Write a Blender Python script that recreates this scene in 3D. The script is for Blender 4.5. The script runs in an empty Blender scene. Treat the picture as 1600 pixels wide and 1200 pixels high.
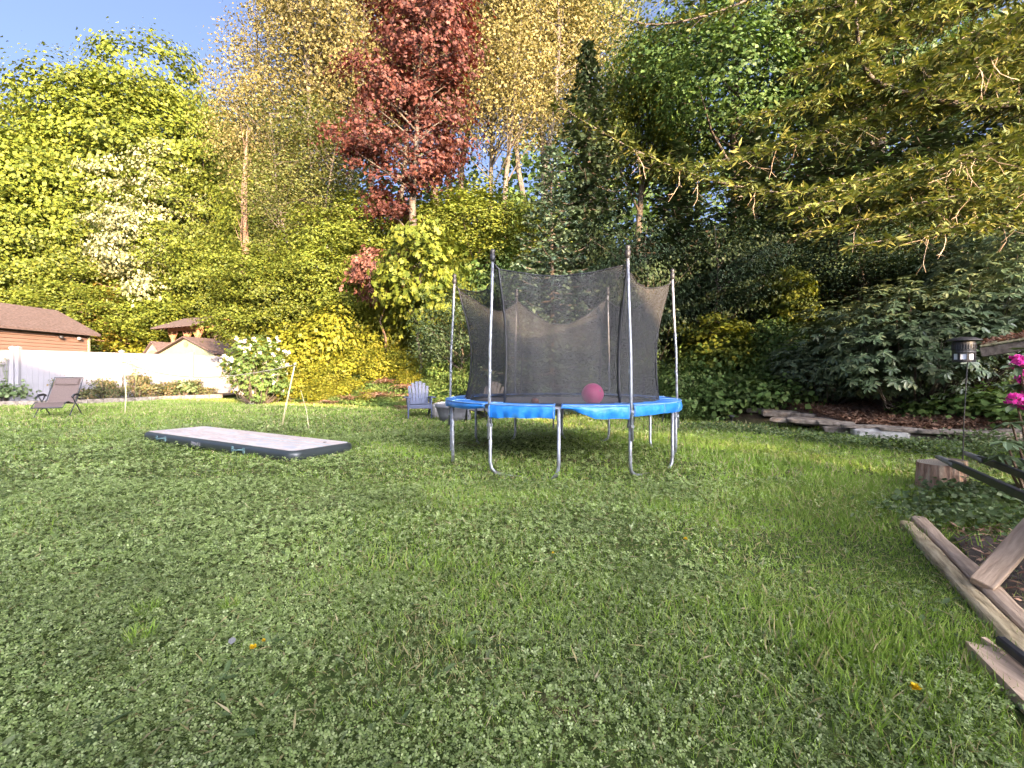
import bpy, math, random
import numpy as np
from mathutils import Vector, Matrix

R = math.radians
rng = np.random.default_rng(7)
random.seed(7)
S = bpy.context.scene
COL = S.collection

# ------------------------------------------------------------------ camera, sky, sun, exposure
EYE, FPX, HOR = 1.25, 750.0, 582.0
cam_data = bpy.data.cameras.new('camera')
cam = bpy.data.objects.new('camera', cam_data)
COL.objects.link(cam)
cam.location = (0, 0, EYE)
cam.rotation_euler = (R(90), 0, 0)
cam_data.sensor_width = 36
cam_data.lens = 36 * FPX / 1600
cam_data.shift_y = -(600 - HOR) / 1600
cam_data.clip_end = 500
S.camera = cam

SUN_AZ, SUN_EL = 30.0, 12.0          # sun stands behind the camera, to the right
world = bpy.data.worlds.new('World')
S.world = world
world.use_nodes = True
wn = world.node_tree.nodes
sky = wn.new('ShaderNodeTexSky')
sky.sky_type = 'NISHITA'
sky.sun_disc = False
sky.sun_elevation = R(SUN_EL)
sky.sun_rotation = R(180 - SUN_AZ)
sky.air_density = 0.2
sky.dust_density = 10.0
sky.ozone_density = 2.1
wn['Background'].inputs[1].default_value = 0.15
world.node_tree.links.new(sky.outputs[0], wn['Background'].inputs[0])

sun_data = bpy.data.lights.new('sun', 'SUN')
sun_data.energy = 3.5
sun_data.angle = R(0.6)
sun_data.color = (1.0, 0.69, 0.39)
sun = bpy.data.objects.new('sun', sun_data)
COL.objects.link(sun)
to_sun = Vector((math.sin(R(SUN_AZ)) * math.cos(R(SUN_EL)), -math.cos(R(SUN_AZ)) * math.cos(R(SUN_EL)), math.sin(R(SUN_EL))))
sun.rotation_euler = to_sun.to_track_quat('Z', 'Y').to_euler()

S.view_settings.view_transform = 'Standard'
S.view_settings.look = 'None'
S.view_settings.gamma = 1
S.view_settings.exposure = 3.2
S.cycles.max_bounces = 4
S.cycles.diffuse_bounces = 2
S.cycles.transparent_max_bounces = 24
S.cycles.use_denoising = True


# ------------------------------------------------------------------ helpers
def at(px, py, d):
    """world point seen at photo pixel (px, py) at depth d"""
    return Vector(((px - 800) / FPX * d, d, EYE - (py - HOR) / FPX * d))


def gp(px, py, z=0.0):
    """point of the level z seen at the photo pixel"""
    d = FPX * (EYE - z) / (py - HOR)
    return Vector(((px - 800) / FPX * d, d, z))


def tag(o, label=None, cat=None, group=None, kind=None):
    if label: o['label'] = label
    if cat: o['category'] = cat
    if group: o['group'] = group
    if kind: o['kind'] = kind
    return o


def empty(name, loc=(0, 0, 0), rz=0.0, label=None, cat=None, group=None):
    o = bpy.data.objects.new(name, None)
    o.empty_display_size = 0.2
    COL.objects.link(o)
    o.location = loc
    o.rotation_euler = (0, 0, rz)
    return tag(o, label, cat, group)


def link_mesh(name, me, mat, parent=None):
    if mat is not None and len(me.materials) == 0:
        me.materials.append(mat)
    o = bpy.data.objects.new(name, me)
    COL.objects.link(o)
    if parent is not None:
        o.parent = parent
    return o


class MB:
    def __init__(self):
        self.v, self.f = [], []

    def add(self, vs, fs):
        n = len(self.v)
        self.v += [tuple(p) for p in vs]
        self.f += [tuple(i + n for i in q) for q in fs]
        return self

    def box(self, c, s, rot=None, bev=0.0):
        x, y, z = s[0] / 2, s[1] / 2, s[2] / 2
        m = rot if rot is not None else Matrix.Identity(3)
        c = Vector(c)
        if bev <= 0:
            pts = [(-x, -y, -z), (x, -y, -z), (x, y, -z), (-x, y, -z), (-x, -y, z), (x, -y, z), (x, y, z), (-x, y, z)]
            fs = [(0, 3, 2, 1), (4, 5, 6, 7), (0, 1, 5, 4), (1, 2, 6, 5), (2, 3, 7, 6), (3, 0, 4, 7)]
        else:
            b = bev
            pts, fs = [], []
            rings = [(-z, b), (-z + b, 0), (z - b, 0), (z, b)]
            for zz, i in rings:
                for (sx, sy, ax) in ((-1, -1, 0), (1, -1, 1), (1, -1, 0), (1, 1, 1), (1, 1, 0), (-1, 1, 1), (-1, 1, 0), (-1, -1, 1)):
                    pass
                oct_ = [(-x + b, -y + i), (x - b, -y + i), (x - i, -y + b), (x - i, y - b), (x - b, y - i), (-x + b, y - i), (-x + i, y - b), (-x + i, -y + b)]
                pts += [(px_, py_, zz) for px_, py_ in oct_]
            for r in range(3):
                for k in range(8):
                    a, b2 = r * 8 + k, r * 8 + (k + 1) % 8
                    fs.append((a, b2, b2 + 8, a + 8))
            fs.append(tuple(reversed(range(8))))
            fs.append(tuple(range(24, 32)))
        self.add([c + m @ Vector(p) for p in pts], fs)
        return self

    def bar(self, a, b, w, h, up=(0, 0, 1), bev=0.0):
        """box from a to b, w wide, h thick"""
        a, b = Vector(a), Vector(b)
        d = b - a
        L = d.length
        d.normalize()
        u = Vector(up)
        s = d.cross(u)
        if s.length < 1e-4:
            s = d.cross(Vector((1, 0, 0)))
        s.normalize()
        u = s.cross(d)
        m = Matrix((s, d, u)).transposed()
        return self.box((a + b) / 2, (w, L, h), m, bev)

    def tube(self, pts, rad, n=8, cap=True):
        pts = [Vector(p) for p in pts]
        rs = rad if isinstance(rad, (list, tuple)) else [rad] * len(pts)
        base = len(self.v)
        prev = None
        for i, p in enumerate(pts):
            t = (pts[min(i + 1, len(pts) - 1)] - pts[max(i - 1, 0)]).normalized()
            if prev is None:
                s = t.cross(Vector((0.13, 0.21, 1)))
                if s.length < 1e-3:
                    s = t.cross(Vector((1, 0, 0)))
            else:
                s = prev - t * prev.dot(t)
            s.normalize()
            prev = s
            b = t.cross(s)
            for k in range(n):
                a = 2 * math.pi * k / n
                self.v.append(tuple(p + (s * math.cos(a) + b * math.sin(a)) * rs[i]))
        for i in range(len(pts) - 1):
            for k in range(n):
                a = base + i * n + k
                b2 = base + i * n + (k + 1) % n
                self.f.append((a, b2, b2 + n, a + n))
        if cap:
            self.f.append(tuple(base + k for k in reversed(range(n))))
            e = base + (len(pts) - 1) * n
            self.f.append(tuple(e + k for k in range(n)))
        return self

    def lathe(self, prof, n=24, c=(0, 0, 0)):
        base = len(self.v)
        for r, z in prof:
            for k in range(n):
                a = 2 * math.pi * k / n
                self.v.append((c[0] + r * math.cos(a), c[1] + r * math.sin(a), c[2] + z))
        for i in range(len(prof) - 1):
            for k in range(n):
                a = base + i * n + k
                b2 = base + i * n + (k + 1) % n
                self.f.append((a, b2, b2 + n, a + n))
        return self

    def grid(self, fn, nu, nv, closed_u=False):
        base = len(self.v)
        cu = nu if closed_u else nu + 1
        for j in range(nv + 1):
            for i in range(cu):
                self.v.append(tuple(fn(i / nu, j / nv)))
        for j in range(nv):
            for i in range(nu):
                a = base + j * cu + i
                b = base + j * cu + (i + 1) % cu
                self.f.append((a, b, b + cu, a + cu))
        return self

    def build(self, name, mat, parent=None, smooth=False, loc=None):
        me = bpy.data.meshes.new(name)
        me.from_pydata(self.v, [], self.f)
        if smooth:
            me.polygons.foreach_set('use_smooth', [True] * len(me.polygons))
        me.update()
        o = link_mesh(name, me, mat, parent)
        if loc is not None:
            o.location = loc
        return o


def np_mesh(name, V, F, mat=None):
    """V (n,3), F (m,c) -> mesh data"""
    me = bpy.data.meshes.new(name)
    V = np.ascontiguousarray(V, np.float32)
    F = np.ascontiguousarray(F, np.int32)
    m, c = F.shape
    me.vertices.add(len(V))
    me.vertices.foreach_set('co', V.ravel())
    me.loops.add(m * c)
    me.loops.foreach_set('vertex_index', F.ravel())
    me.polygons.add(m)
    me.polygons.foreach_set('loop_start', np.arange(0, m * c, c, dtype=np.int32))
    me.update(calc_edges=True)
    if mat is not None:
        me.materials.append(mat)
    return me


def nrm(a):
    return a / np.maximum(np.linalg.norm(a, axis=-1, keepdims=True), 1e-9)


# leaf templates: x = width, y = along the leaf from the stalk, z = normal
T_RHOMB = (np.array([(0, 0, 0), (.30, .42, .05), (0, 1, -.06), (-.30, .42, .05)]), np.array([(0, 1, 2, 3)]))
T_BROAD = (np.array([(0, 0, 0), (.46, .45, .09), (0, 1, -.1), (-.46, .45, .09)]), np.array([(0, 1, 2, 3)]))
T_NARROW = (np.array([(0, 0, 0), (.13, .4, .03), (0, 1, -.05), (-.13, .4, .03)]), np.array([(0, 1, 2, 3)]))
T_MAPLE = (np.array([(0, 0, 0), (.55, .12, .02), (.30, .40, .05), (.48, .75, -.03), (0, 1, -.06), (-.48, .75, -.03), (-.30, .40, .05), (-.55, .12, .02)]),
           np.array([(0, 1, 2, 6), (0, 2, 6, 7), (2, 3, 4, 6), (6, 4, 5, 6)][:3]))
T_MAPLE = (np.array([(0, 0, 0), (.58, .10, -.04), (.22, .42, .05), (.50, .80, -.05), (0, 1.05, -.08), (-.50, .80, -.05), (-.22, .42, .05), (-.58, .10, -.04)]),
           np.array([(0, 1, 2, 6), (7, 0, 6, 6), (2, 3, 4, 6), (6, 4, 5, 5)]))
T_MAPLE = (T_MAPLE[0], np.array([(0, 1, 2), (0, 2, 6), (0, 6, 7), (2, 3, 4), (2, 4, 6), (6, 4, 5)]))
T_SHOOT = (np.array([(0, 0, 0), (.14, .38, .04), (0, 1, -.05), (-.14, .38, .04)]), np.array([(0, 1, 2, 3)]))
T_OVAL = (np.array([(0, 0, 0), (.17, .3, .05), (.17, .68, .04), (0, 1, -.04), (-.17, .68, .04), (-.17, .3, .05), (0, .3, 0), (0, .68, 0)]),
          np.array([(0, 1, 2, 7), (0, 7, 4, 5), (7, 2, 3, 3), (7, 3, 4, 4)][:2]))
T_OVAL = (np.array([(0, 0, 0), (.17, .28, .05), (.16, .70, .04), (0, 1, -.04), (-.16, .70, .04), (-.17, .28, .05)]),
          np.array([(0, 1, 2, 3), (0, 3, 4, 5)]))


def _clover():
    vs, fs = [], []
    for k in range(3):
        a = k * 2 * math.pi / 3
        c, s = math.cos(a), math.sin(a)
        for (x, y, z) in ((0, .03, 0), (.33, .42, .10), (.16, .68, .06), (-.16, .68, .06), (-.33, .42, .10)):
            vs.append((x * c - y * s, x * s + y * c, z))
        b = k * 5
        fs += [(b, b + 1, b + 2), (b, b + 2, b + 3), (b, b + 3, b + 4)]
    return np.array(vs), np.array(fs)


T_CLOVER = _clover()
T_CLOVER_Q = (np.array([p for k in range(3) for p in [(x * math.cos(k * 2.094) - y * math.sin(k * 2.094), x * math.sin(k * 2.094) + y * math.cos(k * 2.094), z)
              for (x, y, z) in ((0, .03, 0), (.34, .5, .10), (0, .72, .05), (-.34, .5, .10))]]), np.array([(0, 1, 2, 3), (4, 5, 6, 7), (8, 9, 10, 11)]))
T_BLADE = (np.array([(-.05, 0, 0), (.05, 0, 0), (.045, .5, .10), (-.045, .5, .10), (0, 1, .38)]), np.array([(0, 1, 2), (0, 2, 3), (3, 2, 4)]))
T_BLADE1 = (np.array([(-.06, 0, 0), (.06, 0, 0), (0, 1, .2)]), np.array([(0, 1, 2)]))


def scatter(T, P, Nn, Y, size):
    """copies of template T at P with normal N and leaf axis Y"""
    tv, tf = T
    Nn = nrm(Nn)
    X = nrm(np.cross(Y, Nn))
    Yo = np.cross(Nn, X)
    s = np.broadcast_to(np.asarray(size, float), (len(P),))
    V = P[:, None, :] + s[:, None, None] * (tv[None, :, 0, None] * X[:, None, :] + tv[None, :, 1, None] * Yo[:, None, :] + tv[None, :, 2, None] * Nn[:, None, :])
    k = len(tv)
    F = (tf[None] + (np.arange(len(P)) * k)[:, None, None]).reshape(-1, tf.shape[1])
    return V.reshape(-1, 3), F


def join(parts):
    Vs, Fs, n = [], [], 0
    for V, F in parts:
        Vs.append(V)
        Fs.append(F + n)
        n += len(V)
    return np.concatenate(Vs), np.concatenate(Fs)


def rnd_dir(n):
    return nrm(rng.normal(size=(n, 3)))


# ------------------------------------------------------------------ materials
def nodes_of(name):
    m = bpy.data.materials.new(name)
    m.use_nodes = True
    nt = m.node_tree
    return m, nt, nt.nodes, nt.links, nt.nodes['Principled BSDF'], nt.nodes['Material Output']


def ramp_node(n, stops):
    r = n.new('ShaderNodeValToRGB')
    el = r.color_ramp.elements
    while len(el) < len(stops):
        el.new(0.5)
    for e, (p, c) in zip(el, stops):
        e.position = p
        e.color = (*c, 1)
    return r


def leaf_mat(name, c1, c2, c3=None, trans=0.3, rough=0.55, spec=0.2, patch=0.6, tint=None):
    """two-sided leaf: colour differs from leaf to leaf, from bough to bough and from plant to plant"""
    m, nt, n, l, p, out = nodes_of(name)
    geo = n.new('ShaderNodeNewGeometry')
    stops = [(0, c1), (1, c2)] if c3 is None else [(0, c1), (.6, c2), (1, c3)]
    r = ramp_node(n, stops)
    l.new(geo.outputs['Random Per Island'], r.inputs[0])
    tc = n.new('ShaderNodeTexCoord')
    nz = n.new('ShaderNodeTexNoise')
    nz.inputs['Scale'].default_value = patch
    nz.inputs['Detail'].default_value = 3
    l.new(tc.outputs['Object'], nz.inputs['Vector'])
    oi = n.new('ShaderNodeObjectInfo')
    mr = n.new('ShaderNodeMapRange')
    mr.inputs['From Min'].default_value = .3
    mr.inputs['From Max'].default_value = .7
    mr.inputs['To Min'].default_value = .68
    mr.inputs['To Max'].default_value = 1.3
    l.new(nz.outputs['Fac'], mr.inputs['Value'])
    mo = n.new('ShaderNodeMapRange')
    mo.inputs['To Min'].default_value = .85
    mo.inputs['To Max'].default_value = 1.15
    l.new(oi.outputs['Random'], mo.inputs['Value'])
    mu = n.new('ShaderNodeMath')
    mu.operation = 'MULTIPLY'
    l.new(mr.outputs[0], mu.inputs[0])
    l.new(mo.outputs[0], mu.inputs[1])
    vm = n.new('ShaderNodeVectorMath')
    vm.operation = 'SCALE'
    l.new(r.outputs[0], vm.inputs[0])
    l.new(mu.outputs[0], vm.inputs['Scale'])
    l.new(vm.outputs[0], p.inputs['Base Color'])
    p.inputs['Roughness'].default_value = rough
    p.inputs['Specular IOR Level'].default_value = spec
    tr = n.new('ShaderNodeBsdfTranslucent')
    hs = n.new('ShaderNodeVectorMath')
    hs.operation = 'MULTIPLY'
    hs.inputs[1].default_value = tint or (1.15, 1.2, .55)
    l.new(vm.outputs[0], hs.inputs[0])
    l.new(hs.outputs[0], tr.inputs[0])
    mx = n.new('ShaderNodeMixShader')
    mx.inputs[0].default_value = trans
    l.new(p.outputs[0], mx.inputs[1])
    l.new(tr.outputs[0], mx.inputs[2])
    l.new(mx.outputs[0], out.inputs[0])
    return m


def solid(name, c1, c2=None, scale=8.0, rough=0.7, metal=0.0, spec=0.4, bump=0.0, stretch=(1, 1, 1), detail=5, lo=.35, hi=.65, c3=None):
    """noise-mottled surface in object space"""
    m, nt, n, l, p, out = nodes_of(name)
    p.inputs['Roughness'].default_value = rough
    p.inputs['Metallic'].default_value = metal
    p.inputs['Specular IOR Level'].default_value = spec
    if c2 is None:
        c2 = tuple(x * .8 for x in c1)
    tc = n.new('ShaderNodeTexCoord')
    mp = n.new('ShaderNodeMapping')
    mp.inputs['Scale'].default_value = stretch
    l.new(tc.outputs['Object'], mp.inputs[0])
    nz = n.new('ShaderNodeTexNoise')
    nz.inputs['Scale'].default_value = scale
    nz.inputs['Detail'].default_value = detail
    nz.inputs['Roughness'].default_value = .62
    l.new(mp.outputs[0], nz.inputs['Vector'])
    r = ramp_node(n, [(lo, c1), (hi, c2)] if c3 is None else [(lo, c1), ((lo + hi) / 2, c2), (hi, c3)])
    l.new(nz.outputs['Fac'], r.inputs[0])
    l.new(r.outputs[0], p.inputs['Base Color'])
    if bump:
        b = n.new('ShaderNodeBump')
        b.inputs['Strength'].default_value = bump
        b.inputs['Distance'].default_value = .02
        l.new(nz.outputs['Fac'], b.inputs['Height'])
        l.new(b.outputs[0], p.inputs['Normal'])
    return m


M = {}
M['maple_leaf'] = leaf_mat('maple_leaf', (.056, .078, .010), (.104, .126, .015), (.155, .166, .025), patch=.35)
M['maple_shade'] = leaf_mat('maple_shade', (.03, .062, .016), (.055, .095, .025), (.08, .12, .035), patch=.35)  # darker copy of the maple leaf: shade is put into the colour
M['alder_leaf'] = leaf_mat('alder_leaf', (.10, .09, .028), (.17, .145, .05), (.24, .205, .09), trans=.35, patch=.3, tint=(1.1, 1.05, .6))
M['alder_green'] = leaf_mat('alder_green', (.06, .08, .018), (.11, .12, .03), (.16, .15, .05), trans=.35, patch=.3)
M['red_leaf'] = leaf_mat('red_leaf', (.04, .015, .013), (.076, .027, .021), (.125, .052, .036), patch=.5, tint=(1.6, .6, .4))
M['blossom_leaf'] = leaf_mat('blossom_leaf', (.11, .12, .05), (.22, .22, .11), (.32, .31, .19), patch=.5)
M['cedar_gold'] = leaf_mat('cedar_gold', (.07, .062, .009), (.135, .10, .014), (.175, .12, .02), trans=.25, patch=.8)
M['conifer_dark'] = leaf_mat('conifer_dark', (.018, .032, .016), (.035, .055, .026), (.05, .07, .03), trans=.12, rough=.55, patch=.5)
M['spruce_blue'] = leaf_mat('spruce_blue', (.05, .085, .055), (.09, .135, .085), (.13, .17, .10), trans=.15, patch=.9)
M['fir_needle'] = leaf_mat('fir_needle', (.052, .074, .02), (.10, .118, .03), (.185, .17, .042), trans=.2, patch=.9)
M['bush_gold'] = leaf_mat('bush_gold', (.085, .10, .010), (.158, .165, .015), (.22, .20, .024), patch=.9)
M['bush_green'] = leaf_mat('bush_green', (.05, .095, .022), (.10, .155, .04), (.16, .20, .06), patch=.9)
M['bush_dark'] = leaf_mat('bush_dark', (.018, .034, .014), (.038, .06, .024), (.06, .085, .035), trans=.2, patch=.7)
M['rhodo_leaf'] = leaf_mat('rhodo_leaf', (.055, .085, .04), (.10, .14, .065), (.165, .185, .09), trans=.12, rough=.38, spec=.5, patch=.9)
M['dead_fern'] = leaf_mat('dead_fern', (.12, .06, .04), (.21, .11, .075), (.30, .18, .125), trans=.25, patch=1.5, tint=(1.2, .9, .6))
M['rose_leaf'] = leaf_mat('rose_leaf', (.06, .07, .03), (.12, .13, .05), (.20, .13, .07), patch=2.5)
M['weed_leaf'] = leaf_mat('weed_leaf', (.07, .11, .04), (.125, .17, .07), (.20, .23, .12), patch=2.0)
M['clover'] = leaf_mat('clover', (.148, .21, .053), (.234, .30, .093), (.355, .405, .18), trans=.2, rough=.45, spec=.45, patch=1.0)
M['grass'] = leaf_mat('grass', (.13, .222, .026), (.205, .305, .046), (.31, .375, .105), trans=.3, patch=.8)
M['grass_dry'] = leaf_mat('grass_dry', (.26, .22, .09), (.36, .31, .15), (.44, .38, .22), trans=.2, patch=.9, tint=(1.1, 1, .6))
M['white_flower'] = leaf_mat('white_flower', (.42, .41, .36), (.56, .55, .50), trans=.2, patch=2, tint=(1, 1, .95))
M['pink_flower'] = leaf_mat('pink_flower', (.50, .02, .20), (.75, .05, .36), (.85, .16, .48), trans=.3, patch=6, tint=(1.1, .7, 1))
M['yellow_flower'] = leaf_mat('yellow_flower', (.80, .50, .01), (.85, .60, .03), trans=.2, patch=6, tint=(1, .9, .4))
M['bark'] = solid('bark', (.045, .034, .025), (.10, .08, .06), scale=6, rough=.9, bump=.8, stretch=(1, 1, .25))
M['bark_pale'] = solid('bark_pale', (.07, .057, .045), (.15, .125, .10), scale=5, rough=.9, bump=.5, stretch=(1, 1, .35))
M['bark_red'] = solid('bark_red', (.10, .06, .038), (.18, .115, .075), scale=6, rough=.9, bump=.6, stretch=(1, 1, .25))
M['dead_twig'] = solid('dead_twig', (.22, .16, .11), (.38, .29, .20), scale=9, rough=.9)

# ------------------------------------------------------------------ terrain
BX = [-90, -30, -19, -15, -11.5, -6, -2, 2, 4.5, 5.8, 7, 8.3, 10, 14, 30, 90]
BY = [60, 52, 36, 30, 21.5, 17.6, 15.6, 14.2, 12.8, 11.2, 9.7, 8.2, 6.6, 4.5, 3, 3]


def bank(x, y):
    return np.asarray(y) - np.interp(x, BX, BY)


def height(x, y):
    x = np.asarray(x, float)
    y = np.asarray(y, float)
    d = bank(x, y)
    fl = np.interp(x, [-12, 3, 6], [.5, .6, 2.5])
    z = .16 * np.clip(d, 0, fl) + .46 * np.clip(d - fl, 0, 20) + .1 * np.clip(d - fl - 20, 0, 60)
    z = z + .03 * np.sin(x * .9 + 1) * np.sin(y * .7) * np.clip((y - 2) / 4, 0, 1) + .25 * np.clip(d, 0, 3) / 3 * np.sin(x * 1.3) * np.sin(y * 1.1 + 2)
    return z


def gz(x, y):
    return float(height(x, y))


def make_ground():
    def axis(a, b, c, d, fine, coarse):
        lo = np.linspace(a, b, coarse, endpoint=False)
        mid = np.linspace(b, c, fine, endpoint=False)
        hi = np.linspace(c, d, coarse)
        return np.concatenate([lo, mid, hi])
    xs = axis(-160, -24, 20, 160, 150, 22)
    ys = axis(-120, -4, 34, 200, 150, 22)
    X, Y = np.meshgrid(xs, ys)
    Z = height(X, Y)
    V = np.stack([X, Y, Z], -1).reshape(-1, 3)
    nx, ny = len(xs), len(ys)
    i = np.arange(nx - 1)[None] + np.arange(ny - 1)[:, None] * nx
    F = np.stack([i, i + 1, i + 1 + nx, i + nx], -1).reshape(-1, 4)
    me = np_mesh('ground', V, F)
    me.polygons.foreach_set('use_smooth', np.ones(len(F), bool))
    at_ = me.attributes.new('woodland', 'FLOAT', 'POINT')
    at_.data.foreach_set('value', np.clip(bank(X, Y) / .8 + .3, 0, 1).astype(np.float32).ravel())
    m, nt, n, l, p, out = nodes_of('ground')
    tc = n.new('ShaderNodeTexCoord')

    def noise(sc, det=5):
        z = n.new('ShaderNodeTexNoise')
        z.inputs['Scale'].default_value = sc
        z.inputs['Detail'].default_value = det
        z.inputs['Roughness'].default_value = .65
        l.new(tc.outputs['Object'], z.inputs['Vector'])
        return z
    n1, n2, n3 = noise(.8), noise(22), noise(3.0)
    turf = ramp_node(n, [(.32, (.03, .05, .012)), (.5, (.06, .085, .022)), (.68, (.11, .115, .04))])  # turf darkened: shade in the gaps between leaves is put into its colour
    l.new(n2.outputs['Fac'], turf.inputs[0])
    dry = ramp_node(n, [(.3, (.07, .05, .03)), (.7, (.16, .12, .065))])
    l.new(n2.outputs['Fac'], dry.inputs[0])
    dm = ramp_node(n, [(.56, (0, 0, 0)), (.66, (1, 1, 1))])
    l.new(n1.outputs['Fac'], dm.inputs[0])
    mix1 = n.new('ShaderNodeMix')
    mix1.data_type = 'RGBA'
    l.new(dm.outputs[0], mix1.inputs[0])
    l.new(turf.outputs[0], mix1.inputs[6])
    l.new(dry.outputs[0], mix1.inputs[7])
    soil = ramp_node(n, [(.3, (.03, .022, .014)), (.7, (.085, .062, .038))])
    l.new(n3.outputs['Fac'], soil.inputs[0])
    a = n.new('ShaderNodeAttribute')
    a.attribute_name = 'woodland'
    mix2 = n.new('ShaderNodeMix')
    mix2.data_type = 'RGBA'
    l.new(a.outputs['Fac'], mix2.inputs[0])
    l.new(mix1.outputs[2], mix2.inputs[6])
    l.new(soil.outputs[0], mix2.inputs[7])
    l.new(mix2.outputs[2], p.inputs['Base Color'])
    p.inputs['Roughness'].default_value = .95
    p.inputs['Specular IOR Level'].default_value = .1
    b = n.new('ShaderNodeBump')
    b.inputs['Strength'].default_value = .7
    b.inputs['Distance'].default_value = .03
    l.new(n2.outputs['Fac'], b.inputs['Height'])
    l.new(b.outputs[0], p.inputs['Normal'])
    o = link_mesh('ground', me, m)
    tag(o, kind='structure')


make_ground()


# ------------------------------------------------------------------ unseen building added behind the photographer, its outline shaped to shade the lawn
def added_house_behind():
    h = empty('added_house', (0, 0, 0), 0, 'unseen three storey grey building added behind the photographer for its shade', 'added_house')
    a = R(SUN_AZ)
    W = Vector((-math.sin(a), math.cos(a), 0))
    U = Vector((math.cos(a), math.sin(a), 0))

    def q(u, t, z):
        return U * u + W * t + Vector((0, 0, z))
    t0, t1 = -21.0, -32.0
    ul, up, ur = -21.0, -7.6, 6.4
    zl, zp, zr = 7.2, 11.85, 7.25
    m = MB()
    prof = [(ul + .5, -.2), (ur - .5, -.2), (ur - .5, zr - .15), (up, zp - .35), (ul + .5, zl - .15)]
    k = len(prof)
    m.add([q(u, t0 - .3, z) for u, z in prof] + [q(u, t1, z) for u, z in prof],
          [tuple(reversed(range(k))), tuple(range(k, 2 * k))] + [(i, (i + 1) % k, (i + 1) % k + k, i + k) for i in range(k)])
    wall = m.build('wall', solid('house_siding', (.42, .43, .44), (.48, .49, .49), scale=3, rough=.8), h)
    m = MB()
    th = .22
    for (ua, za, ub, zb) in ((ul, zl, up, zp), (up, zp, ur, zr)):
        pts = [q(ua, t0, za), q(ub, t0, zb), q(ub, t1 - .4, zb), q(ua, t1 - .4, za)]
        m.add([p - Vector((0, 0, th)) for p in pts] + pts, [(3, 2, 1, 0), (4, 5, 6, 7), (0, 1, 5, 4), (1, 2, 6, 5), (2, 3, 7, 6), (3, 0, 4, 7)])
    m.build('roof', solid('house_roof', (.05, .05, .05), (.10, .095, .09), scale=20, rough=.95), h)
    for u, z in ((-9.5, 1.0), (-4.0, 1.0), (2.5, 1.0), (-12, 4.2), (-7.6, 4.2), (-2, 4.2), (-7.6, 7.4)):
        w_ = MB()
        c = q(u, t0 - .28, z + .6)
        w_.bar(c - U * .7, c + U * .7, .06, 1.2)
        f = w_.build('window', solid('house_glass', (.03, .035, .04), rough=.1), h)
        fr = MB()
        for s in (-1, 1):
            fr.bar(c + U * .74 * s - Vector((0, 0, .68)), c + U * .74 * s + Vector((0, 0, .68)), .1, .08, up=U)
            fr.bar(c - U * .7 + Vector((0, 0, .64 * s)), c + U * .7 + Vector((0, 0, .64 * s)), .1, .08)
        fr.build('frame', solid('white_trim', (.75, .75, .73), rough=.6), f)


added_house_behind()


# ------------------------------------------------------------------ trees
def clusters(lobes, nc, shell=.5):
    L = np.array(lobes, float)
    vol = L[:, 3] * L[:, 4] * L[:, 5]
    idx = rng.choice(len(L), nc, p=vol / vol.sum())
    d = rnd_dir(nc)
    r = (shell ** 3 + (1 - shell ** 3) * rng.random(nc)) ** (1 / 3)
    C = L[idx, :3] + d * r[:, None] * L[idx, 3:6]
    return C, d


def leaves_at(C, D, per, cr, flat, T, size, up=.5, out=.75, ran=.38, droop=.3, axis_c=None):
    n = len(C) * per
    Cc = np.repeat(C, per, 0)
    Dd = np.repeat(D, per, 0)
    sc = np.repeat(rng.uniform(.6, 1.4, len(C)), per)
    g = rng.normal(size=(n, 3)) * .62
    P = Cc + g * np.array([cr, cr, cr * flat]) * sc[:, None]
    # clumps arch: the rim of each clump hangs lower than its middle
    P[:, 2] -= .28 * cr * flat * (g[:, 0] ** 2 + g[:, 1] ** 2) * sc
    rim = np.stack([g[:, 0], g[:, 1], np.zeros(n)], -1)
    Nn = up * np.array([0, 0, 1.0]) + out * Dd + ran * rng.normal(size=(n, 3)) + .35 * rim
    Y = nrm(rim + .5 * Dd + .5 * rng.normal(size=(n, 3))) - np.array([0, 0, droop])
    s = size * rng.uniform(.5, 1.4, n)
    return scatter(T, P, Nn, Y, s)


def wood(trunk_pts, trunk_r, limbs, n=7):
    m = MB()
    m.tube(trunk_pts, trunk_r, n)
    for a, b, r, sag in limbs:
        a, b = Vector(a), Vector(b)
        mid = a.lerp(b, .5) + Vector((random.uniform(-.1, .1), random.uniform(-.1, .1), sag)) * (b - a).length
        q1 = a.lerp(mid, .55)
        m.tube([a, q1, mid, mid.lerp(b, .6) + Vector((0, 0, -.02)), b], [r, r * .8, r * .55, r * .35, r * .15], 5, cap=False)
    me = bpy.data.meshes.new('trunk')
    me.from_pydata(m.v, [], m.f)
    me.polygons.foreach_set('use_smooth', [True] * len(me.polygons))
    me.update()
    return me


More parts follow.
